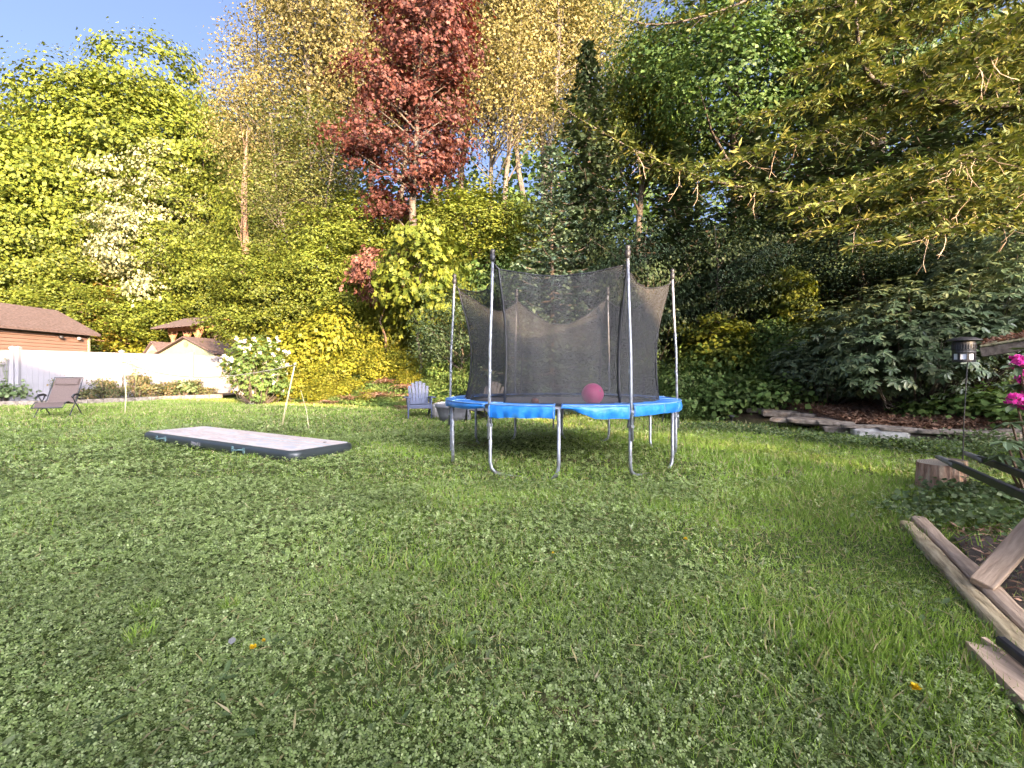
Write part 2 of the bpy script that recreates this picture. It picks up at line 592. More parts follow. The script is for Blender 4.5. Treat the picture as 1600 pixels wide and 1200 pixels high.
def broad_tree(H, W, leaf, mat, bark, nc, per, cr, T=T_BROAD, lobes=None, shell=.5, flat=.5, trunks=1, tr=.28, first=.25, nlimb=26, droop=.3, up=.5, ran=.38, twigs=0):
    r = W / 2
    if lobes is None:
        lobes = [(0, 0, H * .62, r * .8, r * .8, H * .30)]
        for k in range(7):
            a = k * 2.4 + random.random()
            hh = random.uniform(.38, .86)
            w = r * (1.05 - abs(hh - .55) * 1.1) * random.uniform(.45, .62)
            lobes.append((math.cos(a) * (r - w * .8), math.sin(a) * (r - w * .8), H * hh, w, w, w * random.uniform(.8, 1.1)))
        lobes.append((random.uniform(-.1, .1) * r, 0, H * .90, r * .42, r * .42, H * .095))
    C, D = clusters(lobes, nc, shell)
    V, F = leaves_at(C, D, per, cr, flat, T, leaf, droop=droop, up=up, ran=ran)
    crown = np_mesh('crown', V, F, mat)
    limbs = []
    tps = []
    for t in range(trunks):
        ang = t * 2.1 + .4
        off = 0 if trunks == 1 else .25
        lean = 0 if trunks == 1 else .09
        pts = []
        for i in range(8):
            z = H * .9 * i / 7
            pts.append((off * math.cos(ang) + lean * z * math.cos(ang) + .12 * math.sin(i * 1.7 + t) * (i > 0), off * math.sin(ang) + lean * z * math.sin(ang) + .1 * math.cos(i * 2.1 + t) * (i > 0), z - .3 * (i == 0)))
        tps.append(pts)
    order = rng.permutation(len(C))
    for j in order[:nlimb]:
        p = C[j]
        pts = tps[int(j) % trunks]
        zs = max(H * first, p[2] - math.hypot(p[0], p[1]) * .75)
        i = min(6, max(0, int(zs / (H * .9) * 7)))
        f = zs / (H * .9) * 7 - i
        a = Vector(pts[i]).lerp(Vector(pts[min(i + 1, 7)]), min(max(f, 0), 1))
        limbs.append((a, p, tr * .32 * (1 - .6 * zs / H), .05))
    m = MB()
    for pts in tps:
        m.tube(pts, [tr * (1.25 if i == 0 else 1) * (1 - i / 7.6) for i in range(8)], 8)
    w = wood(tps[0], [tr * (1.25 if i == 0 else 1) * (1 - i / 7.6) for i in range(8)], limbs) if trunks == 1 else None
    if w is None:
        for a, b, rr, sag in limbs:
            b = Vector(b)
            mid = a.lerp(b, .5) + Vector((0, 0, sag * (b - a).length))
            m.tube([a, mid, b], [rr, rr * .55, rr * .15], 5, cap=False)
        w = bpy.data.meshes.new('trunk')
        w.from_pydata(m.v, [], m.f)
        w.update()
    w.materials.append(bark)
    H, W = float(np.percentile(V[:, 2], 99.6)), float(np.percentile(V[:, 0], 98.5) - np.percentile(V[:, 0], 1.5))
    return dict(crown=crown, trunk=w, H=H, W=W)


def spray(pts, width, ds, dq, shoot, ang=52, droop=.12, jitter=.25, start=.12, T=T_RHOMB, flatn=.9, twig_every=1):
    """flat conifer bough along a polyline: side twigs carrying short shoots. Returns leaf arrays and twig segments"""
    P = np.array([tuple(p) for p in pts], float)
    seg = np.linalg.norm(np.diff(P, axis=0), axis=1)
    cum = np.concatenate([[0], np.cumsum(seg)])
    L = cum[-1]
    s = np.arange(start * L, L, ds)
    s = s + rng.uniform(-.3, .3, len(s)) * ds
    s = np.clip(s, 0, L - 1e-3)
    pos = np.stack([np.interp(s, cum, P[:, k]) for k in range(3)], -1)
    e = .05 * L
    tan = nrm(np.stack([np.interp(np.clip(s + e, 0, L), cum, P[:, k]) - np.interp(np.clip(s - e, 0, L), cum, P[:, k]) for k in range(3)], -1))
    side = nrm(np.cross(tan, np.array([0, 0, 1.0])))
    wv = width(s / L)
    B, TD, WL = [], [], []
    for sg in (-1, 1):
        a = R(ang)
        td = nrm(tan * math.cos(a) + side * sg * math.sin(a) + rng.normal(size=tan.shape) * jitter * .5 + np.array([0, 0, -droop]))
        B.append(pos); TD.append(td); WL.append(wv * rng.uniform(.55, 1.15, len(s)))
    # the leading shoot itself
    B = np.concatenate(B); TD = np.concatenate(TD); WL = np.concatenate(WL)
    nq = np.maximum(2, (WL / dq).astype(int))
    idx = np.repeat(np.arange(len(B)), nq)
    k = np.concatenate([np.arange(x) for x in nq])
    f = (k + rng.random(len(k)) * .8 + .2) / nq[idx]
    Q = B[idx] + TD[idx] * (WL[idx] * f)[:, None]
    Q[:, 2] -= droop * 1.2 * WL[idx] * f ** 2
    up = np.array([0, 0, 1.0])
    ps = nrm(np.cross(TD[idx], up))
    out_P, out_N, out_Y, out_S = [], [], [], []
    for sg in (-1, 1):
        y = nrm(TD[idx] * .75 + ps * sg * .75 + rng.normal(size=ps.shape) * jitter - up * droop * .6)
        nn = up * flatn + rng.normal(size=ps.shape) * .35
        out_P.append(Q); out_Y.append(y); out_N.append(nn)
        out_S.append(shoot * rng.uniform(.7, 1.3, len(Q)) * (1.1 - .35 * f))
    V, F = scatter(T, np.concatenate(out_P), np.concatenate(out_N), np.concatenate(out_Y), np.concatenate(out_S))
    tw = [(B[i], B[i] + TD[i] * WL[i] - np.array([0, 0, droop * 1.0 * WL[i]])) for i in range(0, len(B), twig_every)]
    return (V, F), tw


def conifer(H, W, mat, bark, nb, shoot, ds, dq, droop=.2, first=.06, tr=.16, sweep=-.15, T=T_NARROW, power=.8, ang=52, wfac=.42, up=0.0):
    parts = []
    m = MB()
    m.tube([(0, 0, -.3), (.03, 0, H * .4), (0, .03, H * .8), (0, 0, H)], [tr * 1.2, tr * .75, tr * .3, .01], 7)
    for i in range(nb):
        f = first + (1 - first) * ((i + random.random()) / nb) ** 1.05
        f = min(f, .985)
        z = H * f
        L = W / 2 * (1 - f) ** power * random.uniform(.72, 1.12) + .12
        a = i * 2.399 + random.uniform(-.4, .4)
        dx, dy = math.cos(a), math.sin(a)
        pts = []
        for k in range(5):
            t = k / 4
            pts.append((dx * L * t, dy * L * t, z + L * (up * t + sweep * math.sin(t * 2.2) + .10 * t ** 3)))
        (V, F), tw = spray(pts, lambda q, L=L: np.minimum(wfac * L, .9) * (1 - q) ** .7 * (.4 + q) * 1.2 + .05, ds, dq, shoot, droop=droop, T=T, ang=ang)
        parts.append((V, F))
        m.tube(pts, [.012 + .012 * L * (1 - k / 4.3) for k in range(5)], 4, cap=False)
    V, F = join(parts)
    w = bpy.data.meshes.new('trunk')
    w.from_pydata(m.v, [], m.f)
    w.update()
    w.materials.append(bark)
    return dict(crown=np_mesh('crown', V, F, mat), trunk=w, H=H, W=W)


def plant_tree(name, pr, px, d, top, wpx, label, cat='tree', group=None, rz=None, depth=None, base=None, crown_name='crown', mat=None):
    x = (px - 800) / FPX * d
    zb = gz(x, d) if base is None else base
    H = EYE + (HOR - top) / FPX * d - zb
    o = empty(name, (x, d, zb - .05), random.uniform(0, 6.28) if rz is None else rz, label, cat, group)
    W = wpx / FPX * d
    o.scale = (W / pr['W'], (depth or W) / pr['W'], H / pr['H'])
    t = link_mesh('trunk', pr['trunk'], None, o)
    c = link_mesh(crown_name, pr['crown'], None, o)
    for k in pr.get('extra', []):
        link_mesh(k[0], k[1], None, o)
    if mat is not None:
        c.material_slots[0].link = 'OBJECT'
        c.material_slots[0].material = mat
    return o


PR = {}
dome = [(0, 0, 9.6, 5.4, 5.4, 5.6), (2.6, 0, 13.6, 2.6, 2.6, 2.2), (-2.4, .6, 13.2, 2.7, 2.7, 2.2), (.3, -1, 15.3, 2.8, 2.8, 2.0), (4.6, 0, 9.5, 2.2, 2.2, 1.8), (-4.4, -.5, 9.0, 2.2, 2.2, 1.8), (0, -4.2, 10.5, 2.4, 2.2, 1.9), (-3.5, 2.5, 5.8, 2.2, 2.2, 1.5), (3.4, -2.5, 6.0, 2.2, 2.2, 1.5)]
PR['maple0'] = broad_tree(18, 12, .17, M['maple_leaf'], M['bark'], 1250, 58, .68, lobes=dome, shell=.72)
PR['maple1'] = broad_tree(16, 11, .16, M['maple_leaf'], M['bark'], 1100, 56, .64, lobes=[(x * .92, y * .92, z * .89, a * .92, b * .92, c * .89) for x, y, z, a, b, c in [(l[1], -l[0], l[2], l[3], l[4], l[5]) for l in dome]], shell=.72)
PR['maple2'] = broad_tree(12, 8, .135, M['maple_leaf'], M['bark'], 760, 52, .56, first=.1)
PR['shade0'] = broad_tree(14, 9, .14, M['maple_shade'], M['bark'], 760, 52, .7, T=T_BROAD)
PR['alder0'] = broad_tree(22, 7, .135, M['alder_leaf'], M['bark_pale'], 1050, 38, .62, T=T_RHOMB, trunks=3, tr=.15, shell=.2, flat=1.1, first=.2, nlimb=150, up=.2, ran=.7)
PR['alder1'] = broad_tree(22, 7.5, .13, M['alder_leaf'], M['bark_pale'], 950, 38, .62, T=T_RHOMB, trunks=2, tr=.15, shell=.2, flat=1.1, first=.25, nlimb=140, up=.2, ran=.7)
PR['alder2'] = broad_tree(20, 7, .14, M['alder_green'], M['bark_pale'], 850, 36, .65, T=T_RHOMB, trunks=2, tr=.14, shell=.25, flat=1.0, first=.3, nlimb=120, up=.3, ran=.8)
red_lobes = [(.3, 0, 12.6, 2.0, 2.0, 2.4), (-.9, 0, 10.3, 1.7, 1.6, 1.4), (.8, .3, 10.0, 1.6, 1.5, 1.2), (-1.4, -.3, 8.0, 1.4, 1.2, .8), (.7, 0, 8.1, 1.5, 1.3, .9), (-1.0, 0, 6.2, 1.3, 1.2, .8), (.2, -.4, 7.0, 1.3, 1.2, .7), (-2.6, -.2, 8.6, .8, .7, .35), (-.2, 0, 5.2, 1.1, 1.0, .45), (1.2, .2, 13.5, 1.3, 1.2, 1.1)]
PR['red0'] = broad_tree(15, 6, .105, M['red_leaf'], M['bark'], 290, 66, .40, T=T_MAPLE, lobes=red_lobes, tr=.2, shell=.3, flat=.6, first=.2, nlimb=60)
M['sunlit_red_leaf'] = leaf_mat('sunlit_red_leaf', (.10, .042, .032), (.17, .075, .055), (.23, .12, .085), patch=.8, tint=(1.4, .7, .5))  # lighter copy of the red leaf: sunlight is put into the colour
PR['red1'] = broad_tree(3.6, 2.6, .09, M['sunlit_red_leaf'], M['bark_red'], 60, 44, .28, T=T_MAPLE, tr=.05, nlimb=16, lobes=[(0, 0, 3.0, 1.0, .9, .5), (-.6, 0, 2.6, .7, .7, .4), (.6, .2, 2.7, .7, .7, .35), (.1, 0, 2.2, .6, .6, .3)])
PR['young'] = broad_tree(5, 3.2, .15, M['maple_leaf'], M['bark'], 120, 34, .40, T=T_MAPLE, tr=.06, first=.15, nlimb=30)
PR['blossom'] = broad_tree(10, 6, .12, M['blossom_leaf'], M['bark'], 420, 56, .5, T=T_BROAD, flat=.3, first=.1)
PR['cedar'] = conifer(9, 4.4, M['cedar_gold'], M['bark_red'], 95, .22, .22, .16, droop=.5, sweep=-.1, T=T_RHOMB, wfac=.5)
PR['column'] = conifer(5, 1.8, M['cedar_gold'], M['bark_red'], 70, .16, .14, .12, droop=.1, sweep=.3, T=T_RHOMB, power=.4, wfac=.6, up=.8)
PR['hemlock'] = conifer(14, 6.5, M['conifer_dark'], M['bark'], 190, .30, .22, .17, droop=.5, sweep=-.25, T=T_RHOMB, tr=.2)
PR['spruce'] = conifer(8.5, 4.8, M['spruce_blue'], M['bark'], 150, .18, .15, .12, droop=.15, sweep=-.05, T=T_RHOMB, tr=.12, first=.03)
PR['dark_bush'] = broad_tree(6, 6, .12, M['bush_dark'], M['bark'], 330, 34, .6, T=T_RHOMB, first=.05, tr=.1, shell=.35)

mg = 'broad maples on the hillside'
plant_tree('maple_tree', PR['maple0'], 212, 44, 78, 300, 'tallest rounded yellow green maple against the open sky', 'tree', mg, rz=1.0)
plant_tree('maple_tree', PR['maple1'], 10, 43, 165, 250, 'yellow green maple whose top meets the photo edge below the sky', 'tree', mg)
plant_tree('maple_tree', PR['maple1'], 372, 44, 150, 170, 'maple top between the rounded maple and the pale feathery alders', 'tree', mg)
plant_tree('maple_tree', PR['maple0'], -130, 44, 170, 260, 'yellow green maple cut by the photo edge, mostly out of view', 'tree', mg)
plant_tree('maple_tree', PR['maple1'], 105, 40, 200, 250, 'layered maple in front of the tallest rounded maple', 'tree', mg)
plant_tree('maple_tree', PR['maple1'], 318, 40, 235, 190, 'layered maple just behind the cream blossom tree', 'tree', mg)
plant_tree('maple_tree', PR['maple0'], 20, 38, 300, 250, 'broad low maple above the brown garden building', 'tree', mg)
plant_tree('maple_tree', PR['maple2'], 450, 33, 250, 170, 'maple crown beside the bare vine wrapped snag', 'tree', mg)
sm = 'small sunlit maples above the fence'
plant_tree('maple_tree', PR['maple2'], 335, 38, 360, 170, 'small sunlit maple behind the timber shelter', 'tree', sm)
plant_tree('maple_tree', PR['maple2'], 110, 37, 405, 170, 'small sunlit maple behind the roof corner of the brown building', 'tree', sm)
plant_tree('maple_tree', PR['maple2'], 420, 24, 385, 170, 'small sunlit maple above the white flowering bush', 'tree', sm)
plant_tree('maple_tree', PR['maple2'], 505, 24, 370, 160, 'small sunlit maple left of the low red maple', 'tree', sm)
plant_tree('maple_tree', PR['maple2'], 262, 38, 430, 170, 'small sunlit maple above the cream shed', 'tree', sm)
plant_tree('maple_tree', PR['young'], 655, 19, 345, 130, 'young bright green maple between red leaves and trampoline', 'tree')
plant_tree('maple_tree', PR['maple2'], 1000, 27, 60, 150, 'yellow lit maple top behind the dark hemlock', 'tree')
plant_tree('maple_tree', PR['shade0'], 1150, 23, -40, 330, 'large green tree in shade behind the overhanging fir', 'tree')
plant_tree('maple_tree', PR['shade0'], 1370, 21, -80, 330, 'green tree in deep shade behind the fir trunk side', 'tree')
plant_tree('maple_tree', PR['maple2'], 750, 25, 290, 200, 'half shaded low green tree below the pale alders', 'tree')
plant_tree('maple_tree', PR['maple2'], 560, 25, 300, 190, 'low green tree behind the small red maple', 'tree')
plant_tree('blossom_tree', PR['blossom'], 248, 38, 238, 165, 'cream white blossoming tree on the hillside', 'tree')
plant_tree('cedar_tree', PR['cedar'], 190, 36.5, 322, 135, 'golden yellow cedar with drooping sprays', 'tree')
plant_tree('cedar_tree', PR['column'], 12, 36, 415, 75, 'narrow golden columnar cedar behind the brown building', 'tree')
ag = 'tall pale alders behind the lawn'
for px, d, top, w, pr, lab in ((440, 34, -60, 190, 'alder1', 'thin pale alder nearest the open sky'), (520, 31, -200, 230, 'alder0', 'pale golden alder just before the dark red maple'),
                               (600, 34, -220, 220, 'alder1', 'pale alder directly behind the dark red maple'), (700, 33, -230, 240, 'alder0', 'golden alder on the trampoline side of the red maple'),
                               (770, 29, -190, 200, 'alder1', 'golden alder with thin dark stems showing sky between'), (840, 30, -210, 220, 'alder0', 'golden alder beside the dark hemlock'),
                               (930, 33, -130, 170, 'alder2', 'green gold alder behind the dark hemlock top'), (480, 26, 170, 180, 'alder2', 'lower green alder under the pale tall ones')):
    plant_tree('alder_tree', PR[pr], px, d, top, w, lab, 'tree', ag)
plant_tree('red_maple_tree', PR['red0'], 648, 22, -40, 200, 'tall dark red maple in the middle of the trees', 'tree', rz=0)
plant_tree('red_maple_tree', PR['red1'], 600, 20.5, 388, 115, 'small low red maple above the dead fern bank', 'tree')
plant_tree('hemlock_tree', PR['hemlock'], 920, 18.5, 60, 210, 'tall dark hemlock behind the blue green spruce', 'tree')
hg = 'dark hemlocks in the shaded corner'
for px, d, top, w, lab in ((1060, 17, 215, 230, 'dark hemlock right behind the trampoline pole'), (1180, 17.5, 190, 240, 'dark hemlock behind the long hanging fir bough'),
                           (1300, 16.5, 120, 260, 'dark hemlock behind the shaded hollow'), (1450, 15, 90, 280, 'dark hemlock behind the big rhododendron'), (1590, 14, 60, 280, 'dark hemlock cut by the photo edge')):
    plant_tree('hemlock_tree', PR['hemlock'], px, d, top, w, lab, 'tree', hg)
plant_tree('spruce_tree', PR['spruce'], 862, 14.2, 225, 215, 'young blue green spruce standing behind the trampoline net', 'tree')
dg_ = 'dark evergreen bushes on the shaded bank'
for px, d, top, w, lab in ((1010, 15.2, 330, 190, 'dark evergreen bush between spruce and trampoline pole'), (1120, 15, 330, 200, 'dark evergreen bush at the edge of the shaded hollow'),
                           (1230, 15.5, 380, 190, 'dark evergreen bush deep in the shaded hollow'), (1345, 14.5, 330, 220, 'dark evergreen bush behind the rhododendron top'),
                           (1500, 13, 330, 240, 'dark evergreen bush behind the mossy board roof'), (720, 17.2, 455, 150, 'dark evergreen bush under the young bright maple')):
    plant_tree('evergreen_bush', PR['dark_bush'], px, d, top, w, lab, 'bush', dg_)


# the bare vine wrapped snag
def snag():
    b = at(383, 375, 26)
    o = empty('dead_tree', (b.x, 26, gz(b.x, 26)), 0, 'bare pale snag wrapped in dead vines on the hillside', 'tree')
    H = EYE + (HOR - 205) / FPX * 26 - o.location.z
    m = MB()
    m.tube([(0, 0, -.3), (.1, 0, H * .4), (-.05, 0, H * .75), (.1, 0, H)], [.2, .16, .11, .03], 7)
    m.build('trunk', M['bark_red'], o, True)
    for k in range(7):
        m = MB()
        pts = []
        for i in range(12):
            t = i / 11
            a = k * .9 + t * 3.5
            rr = .24 + .1 * math.sin(t * 9 + k)
            pts.append((rr * math.cos(a) * (1.1 - .8 * t), rr * math.sin(a) * (1.1 - .8 * t), H * (.35 + (.35 + .27 * ((k * 37) % 10) / 10) * t)))
        m.tube(pts, .035, 5)
        m.build('vine', M['bark_red'], o, True)
    for k in range(14):
        m = MB()
        z = H * random.uniform(.55, .98)
        a = random.uniform(0, 6.28)
        m.tube([(0, 0, z), (.35 * math.cos(a), .35 * math.sin(a), z + .35), (.6 * math.cos(a), .6 * math.sin(a), z + .95)], [.035, .02, .006], 4)
        m.build('dead_branch', M['bark_red'], o)


snag()


# the large fir whose boughs hang into the picture from beyond the frame
def near_fir():
    base = at(1700, 600, 9.6)
    o = empty('fir_tree', (0, 0, 0), 0, 'large fir whose golden lit boughs hang across the upper corner', 'tree')
    tx, ty = base.x, base.y
    m = MB()
    z0 = gz(tx, ty)
    m.tube([(tx, ty, z0 - .3), (tx + .05, ty, z0 + 5), (tx, ty + .05, z0 + 11), (tx, ty, z0 + 17)], [.42, .33, .2, .04], 10)
    m.build('trunk', M['bark'], o, True)

    def bough(pix, width, ds=.09, dq=.06, shoot=.16, droop=.15, r0=.03, start=.1, twigs=1, dead=0, sparse=1.0):
        pts = [at(*q) for q in pix]
        # smooth the bough
        fine = []
        for i in range(len(pts) - 1):
            a, b, c, d = pts[max(i - 1, 0)], pts[i], pts[i + 1], pts[min(i + 2, len(pts) - 1)]
            for k in range(4):
                t = k / 4
                fine.append(.5 * ((2 * b) + (c - a) * t + (2 * a - 5 * b + 4 * c - d) * t * t + (3 * b - a - 3 * c + d) * t ** 3))
        fine.append(pts[-1])
        (V, F), tw = spray(fine, lambda q: 1.25 * width * (1 - q) ** .55 * (.55 + .5 * q) + .08, ds / sparse, dq, shoot, droop=droop, start=start, jitter=.4, flatn=.7, T=T_SHOOT)
        w = MB()
        n = len(fine)
        w.tube(fine, [r0 * (1 - i / n * .9) + .004 for i in range(n)], 6)
        for a, b in tw:
            w.tube([a, b], [.008, .002], 3, cap=False)
        dw = MB()
        for k in range(dead):
            p = fine[int(random.uniform(.15, .75) * n)]
            q = Vector(p)
            line = [q.copy()]
            dirv = Vector((random.uniform(-.5, .5), random.uniform(-.5, .3), -1)).normalized()
            for j in range(4):
                dirv = (dirv + Vector((random.uniform(-.5, .5), random.uniform(-.4, .4), random.uniform(-.3, .4)))).normalized()
                q = q + dirv * random.uniform(.10, .20)
                line.append(q.copy())
            dw.tube(line, [.009, .008, .006, .005, .003], 4, cap=False)
            for j in (1, 2, 3):
                e = line[j] + Vector((random.uniform(-.15, .15), random.uniform(-.1, .1), random.uniform(-.2, -.02)))
                dw.tube([line[j], e], [.005, .002], 3, cap=False)
        b_ = w.build('bough', M['bark'], o, True)
        if dead:
            tag(dw.build('dead_twigs', M['dead_twig'], b_), kind='stuff')
        f_ = link_mesh('needles', np_mesh('needles', V, F, M['fir_needle']), None, b_)
        tag(f_, kind='stuff')

    T = lambda y: (1690, y, 9.6)
    bough([T(300), (1520, 318, 9.2), (1400, 322, 9), (1250, 306, 8.7), (1120, 284, 8.4), (1010, 243, 7.9), (935, 203, 7.7), (868, 163, 7.5)], .62, dead=10)
    bough([T(290), (1520, 318, 8.6), (1420, 332, 8.1), (1320, 348, 7.8), (1243, 368, 7.6)], .75, dead=6)
    bough([T(330), (1590, 340, 8.3), (1500, 352, 7.8), (1400, 372, 7.4), (1330, 385, 7.2)], .6, dead=6)
    bough([T(200), (1560, 225, 9), (1450, 255, 8.4), (1330, 285, 8.0), (1230, 300, 7.7)], .9, dead=10)
    bough([T(100), (1560, 120, 9.2), (1420, 165, 8.8), (1250, 215, 8.5), (1130, 250, 8.3), (1040, 268, 8.2)], 1.0, dead=8)
    bough([T(20), (1540, 60, 9.2), (1400, 110, 8.8), (1260, 160, 8.5), (1150, 185, 8.3)], 1.0, dead=3)
    bough([T(150), (1540, 165, 8.7), (1440, 150, 8.5), (1365, 125, 8.4), (1342, 70, 8.4), (1336, 0, 8.4), (1330, -60, 8.4)], .7, r0=.07)
    bough([T(-60), (1540, -20, 9), (1420, 40, 8.6), (1320, 90, 8.3), (1230, 115, 8.1)], 1.0)
    bough([T(-150), (1540, -90, 9), (1420, -30, 8.6), (1330, 20, 8.3), (1250, 50, 8.1)], 1.0)
    bough([T(40), (1620, 50, 8.2), (1560, 75, 7.4), (1500, 105, 7.0), (1440, 140, 6.8)], .8, dead=4)
    bough([T(170), (1640, 185, 8.2), (1570, 215, 7.4), (1500, 245, 7.0), (1450, 265, 6.8)], .8, dead=12)
    bough([T(250), (1640, 262, 8.2), (1570, 285, 7.5), (1500, 305, 7.1), (1430, 318, 6.9)], .7, dead=8)
    bough([T(-20), (1650, 0, 8.0), (1590, 20, 7.2), (1530, 45, 6.8), (1470, 80, 6.6)], .8)
    bough([T(-240), (1500, -160, 8.8), (1330, -70, 8.0), (1180, -5, 7.2), (1090, 28, 6.8), (1010, 38, 6.5), (952, 18, 6.3)], .42, sparse=.7, shoot=.12, r0=.022)
    bough([T(-260), (1480, -190, 8.4), (1300, -100, 7.6), (1170, -40, 7.0), (1080, -10, 6.7), (985, -20, 6.4)], .5, sparse=.7, shoot=.12, r0=.022)
    bough([T(60), (1600, 90, 10.6), (1480, 140, 11.2), (1350, 195, 11.5), (1230, 230, 11.6)], 1.1)
    bough([T(-100), (1600, -40, 10.6), (1480, 20, 11.2), (1370, 60, 11.5), (1280, 90, 11.6)], 1.2)
    bough([T(180), (1610, 205, 10.4), (1500, 240, 11), (1400, 265, 11.4), (1300, 285, 11.6)], 1.0, dead=4)

    for k in range(10):
        y0 = random.uniform(-140, 250)
        L = random.uniform(260, 460)
        d1 = random.uniform(6.8, 11.5)
        px1 = 1640 - L
        y1 = y0 + L * random.uniform(.12, .32)
        bough([T(y0 - 20), (1690 - L * .35, y0 + (y1 - y0) * .25, 9.6 + (d1 - 9.6) * .4), (1690 - L * .7, y0 + (y1 - y0) * .6, 9.6 + (d1 - 9.6) * .75), (px1, y1, d1)], random.uniform(.6, 1.0), dead=random.choice((0, 3, 5)))


near_fir()

# unseen trees added behind the photographer to break the low sun
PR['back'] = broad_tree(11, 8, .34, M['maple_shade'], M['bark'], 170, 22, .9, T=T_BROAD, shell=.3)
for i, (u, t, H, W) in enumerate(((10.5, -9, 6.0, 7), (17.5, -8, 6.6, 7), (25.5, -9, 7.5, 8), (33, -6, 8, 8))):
    a = R(SUN_AZ)
    x, y = math.cos(a) * u - math.sin(a) * t, math.sin(a) * u + math.cos(a) * t
    o = empty('added_tree', (x, y, 0), i * 1.3, 'unseen leafy tree added behind the photographer for dappled shade', 'tree', 'added trees behind the photographer')
    o.scale = (W / 8, W / 8, H / 11)
    link_mesh('trunk', PR['back']['trunk'], None, o)
    link_mesh('crown', PR['back']['crown'], None, o)


# ------------------------------------------------------------------ understory
for i in range(9):  # unseen hedge row added to keep the low sun off the lawn
    a = R(SUN_AZ)
    u, t = 7.5 + i * 3.6, -9 + .6 * (i % 2)
    x, y = math.cos(a) * u - math.sin(a) * t, math.sin(a) * u + math.cos(a) * t
    o = empty('added_hedge_bush', (x, y, 0), i * 1.1, 'unseen evergreen hedge bush added behind the photographer for shade', 'bush', 'added hedge behind the photographer')
    o.scale = (.75, .75, .78 + .07 * (i % 3))
    link_mesh('trunk', PR['dark_bush']['trunk'], None, o)
    link_mesh('crown', PR['dark_bush']['crown'], None, o)


def bush_proto(r, h, leaf, mat, nc, per, cr, T=T_BROAD, flat=.7, stems=9, up=.5, shell=.35, droop=.3, bark=None):
    lobes = [(0, 0, h * .5, r * .75, r * .75, h * .42)]
    for k in range(6):
        a = k * 1.05 + random.random() * .6
        w = r * random.uniform(.36, .5)
        lobes.append((math.cos(a) * (r - w), math.sin(a) * (r - w), h * random.uniform(.28, .72), w, w, w * .9))
    C, D = clusters(lobes, nc, shell)
    V, F = leaves_at(C, D, per, cr, flat, T, leaf, up=up, droop=droop)
    m = MB()
    for j in rng.permutation(len(C))[:stems]:
        p = C[j]
        b = Vector((p[0] * .15, p[1] * .15, -.1))
        e = Vector(p)
        m.tube([b, b.lerp(e, .5) + Vector((0, 0, .12 * h)), e], [.022 * h ** .5, .014 * h ** .5, .004], 5, cap=False)
    w = bpy.data.meshes.new('stem')
    w.from_pydata(m.v, [], m.f)
    w.update()
    w.materials.append(bark or M['bark'])
    return dict(crown=np_mesh('foliage', V, F, mat), trunk=w, H=h, W=2 * r)


def put_bush(name, pr, x, y, w, h, label, cat='bush', group=None, z=None, mat=None):
    o = empty(name, (x, y, (gz(x, y) if z is None else z) - .04), random.uniform(0, 6.28), label, cat, group)
    o.scale = (w / pr['W'], w / pr['W'], h / pr['H'])
    link_mesh('stem', pr['trunk'], None, o)
    c = link_mesh('foliage', pr['crown'], None, o)
    for k in pr.get('extra', []):
        link_mesh(k[0], k[1], None, o)
    if mat is not None:
        c.material_slots[0].link = 'OBJECT'
        c.material_slots[0].material = mat
    return o


PR['gold_a'] = bush_proto(1.3, 2.2, .13, M['bush_gold'], 130, 26, .34)
PR['gold_b'] = bush_proto(1.4, 2.0, .11, M['bush_gold'], 140, 28, .34, T=T_RHOMB)
PR['green_a'] = bush_proto(1.2, 1.8, .11, M['bush_green'], 130, 26, .30)
PR['green_b'] = bush_proto(1.2, 1.5, .09, M['bush_green'], 140, 28, .28, T=T_RHOMB)
PR['big_leaf'] = bush_proto(.9, 1.0, .14, M['bush_green'], 60, 14, .26, T=T_BROAD, up=.9)

# sunlit bushes filling the hillside behind fence and fern bank
lit_rows = [(425, 700, 23, 1.6, 2.6, 3.4, 'gold_a'), (410, 690, 26, 1.8, 3.2, 4.4, 'gold_b'), (440, 760, 22.0, 1.3, 1.2, 3.4, 'gold_a'),
            (-60, 400, 37, 2.6, 3.6, 5.0, 'gold_a'), (-80, 430, 42, 3.0, 5.0, 7.5, 'gold_b'), (440, 730, 30, 2.2, 4.0, 5.5, 'gold_b'), (730, 900, 30, 2.2, 4.0, 5.5, 'green_a'), (640, 900, 24, 1.8, 2.8, 3.6, 'green_a')]
for (pa, pb, d, step, hmin, hmax, pr) in lit_rows:
    x0, x1 = (pa - 800) / FPX * d, (pb - 800) / FPX * d
    x = x0
    while x < x1:
        y = d + random.uniform(-1, 1)
        hh = random.uniform(hmin, hmax)
        g = {'gold_a': 'bright yellow green bush filling the sunlit hillside', 'gold_b': 'fine leaved yellow bush filling the sunlit hillside', 'green_a': 'mid green bush under the tall alders'}[pr]
        put_bush('hillside_bush', PR[pr], x, y, hh * random.uniform(.95, 1.25), hh, g, 'bush', g + ' group')
        x += step * random.uniform(.8, 1.2)
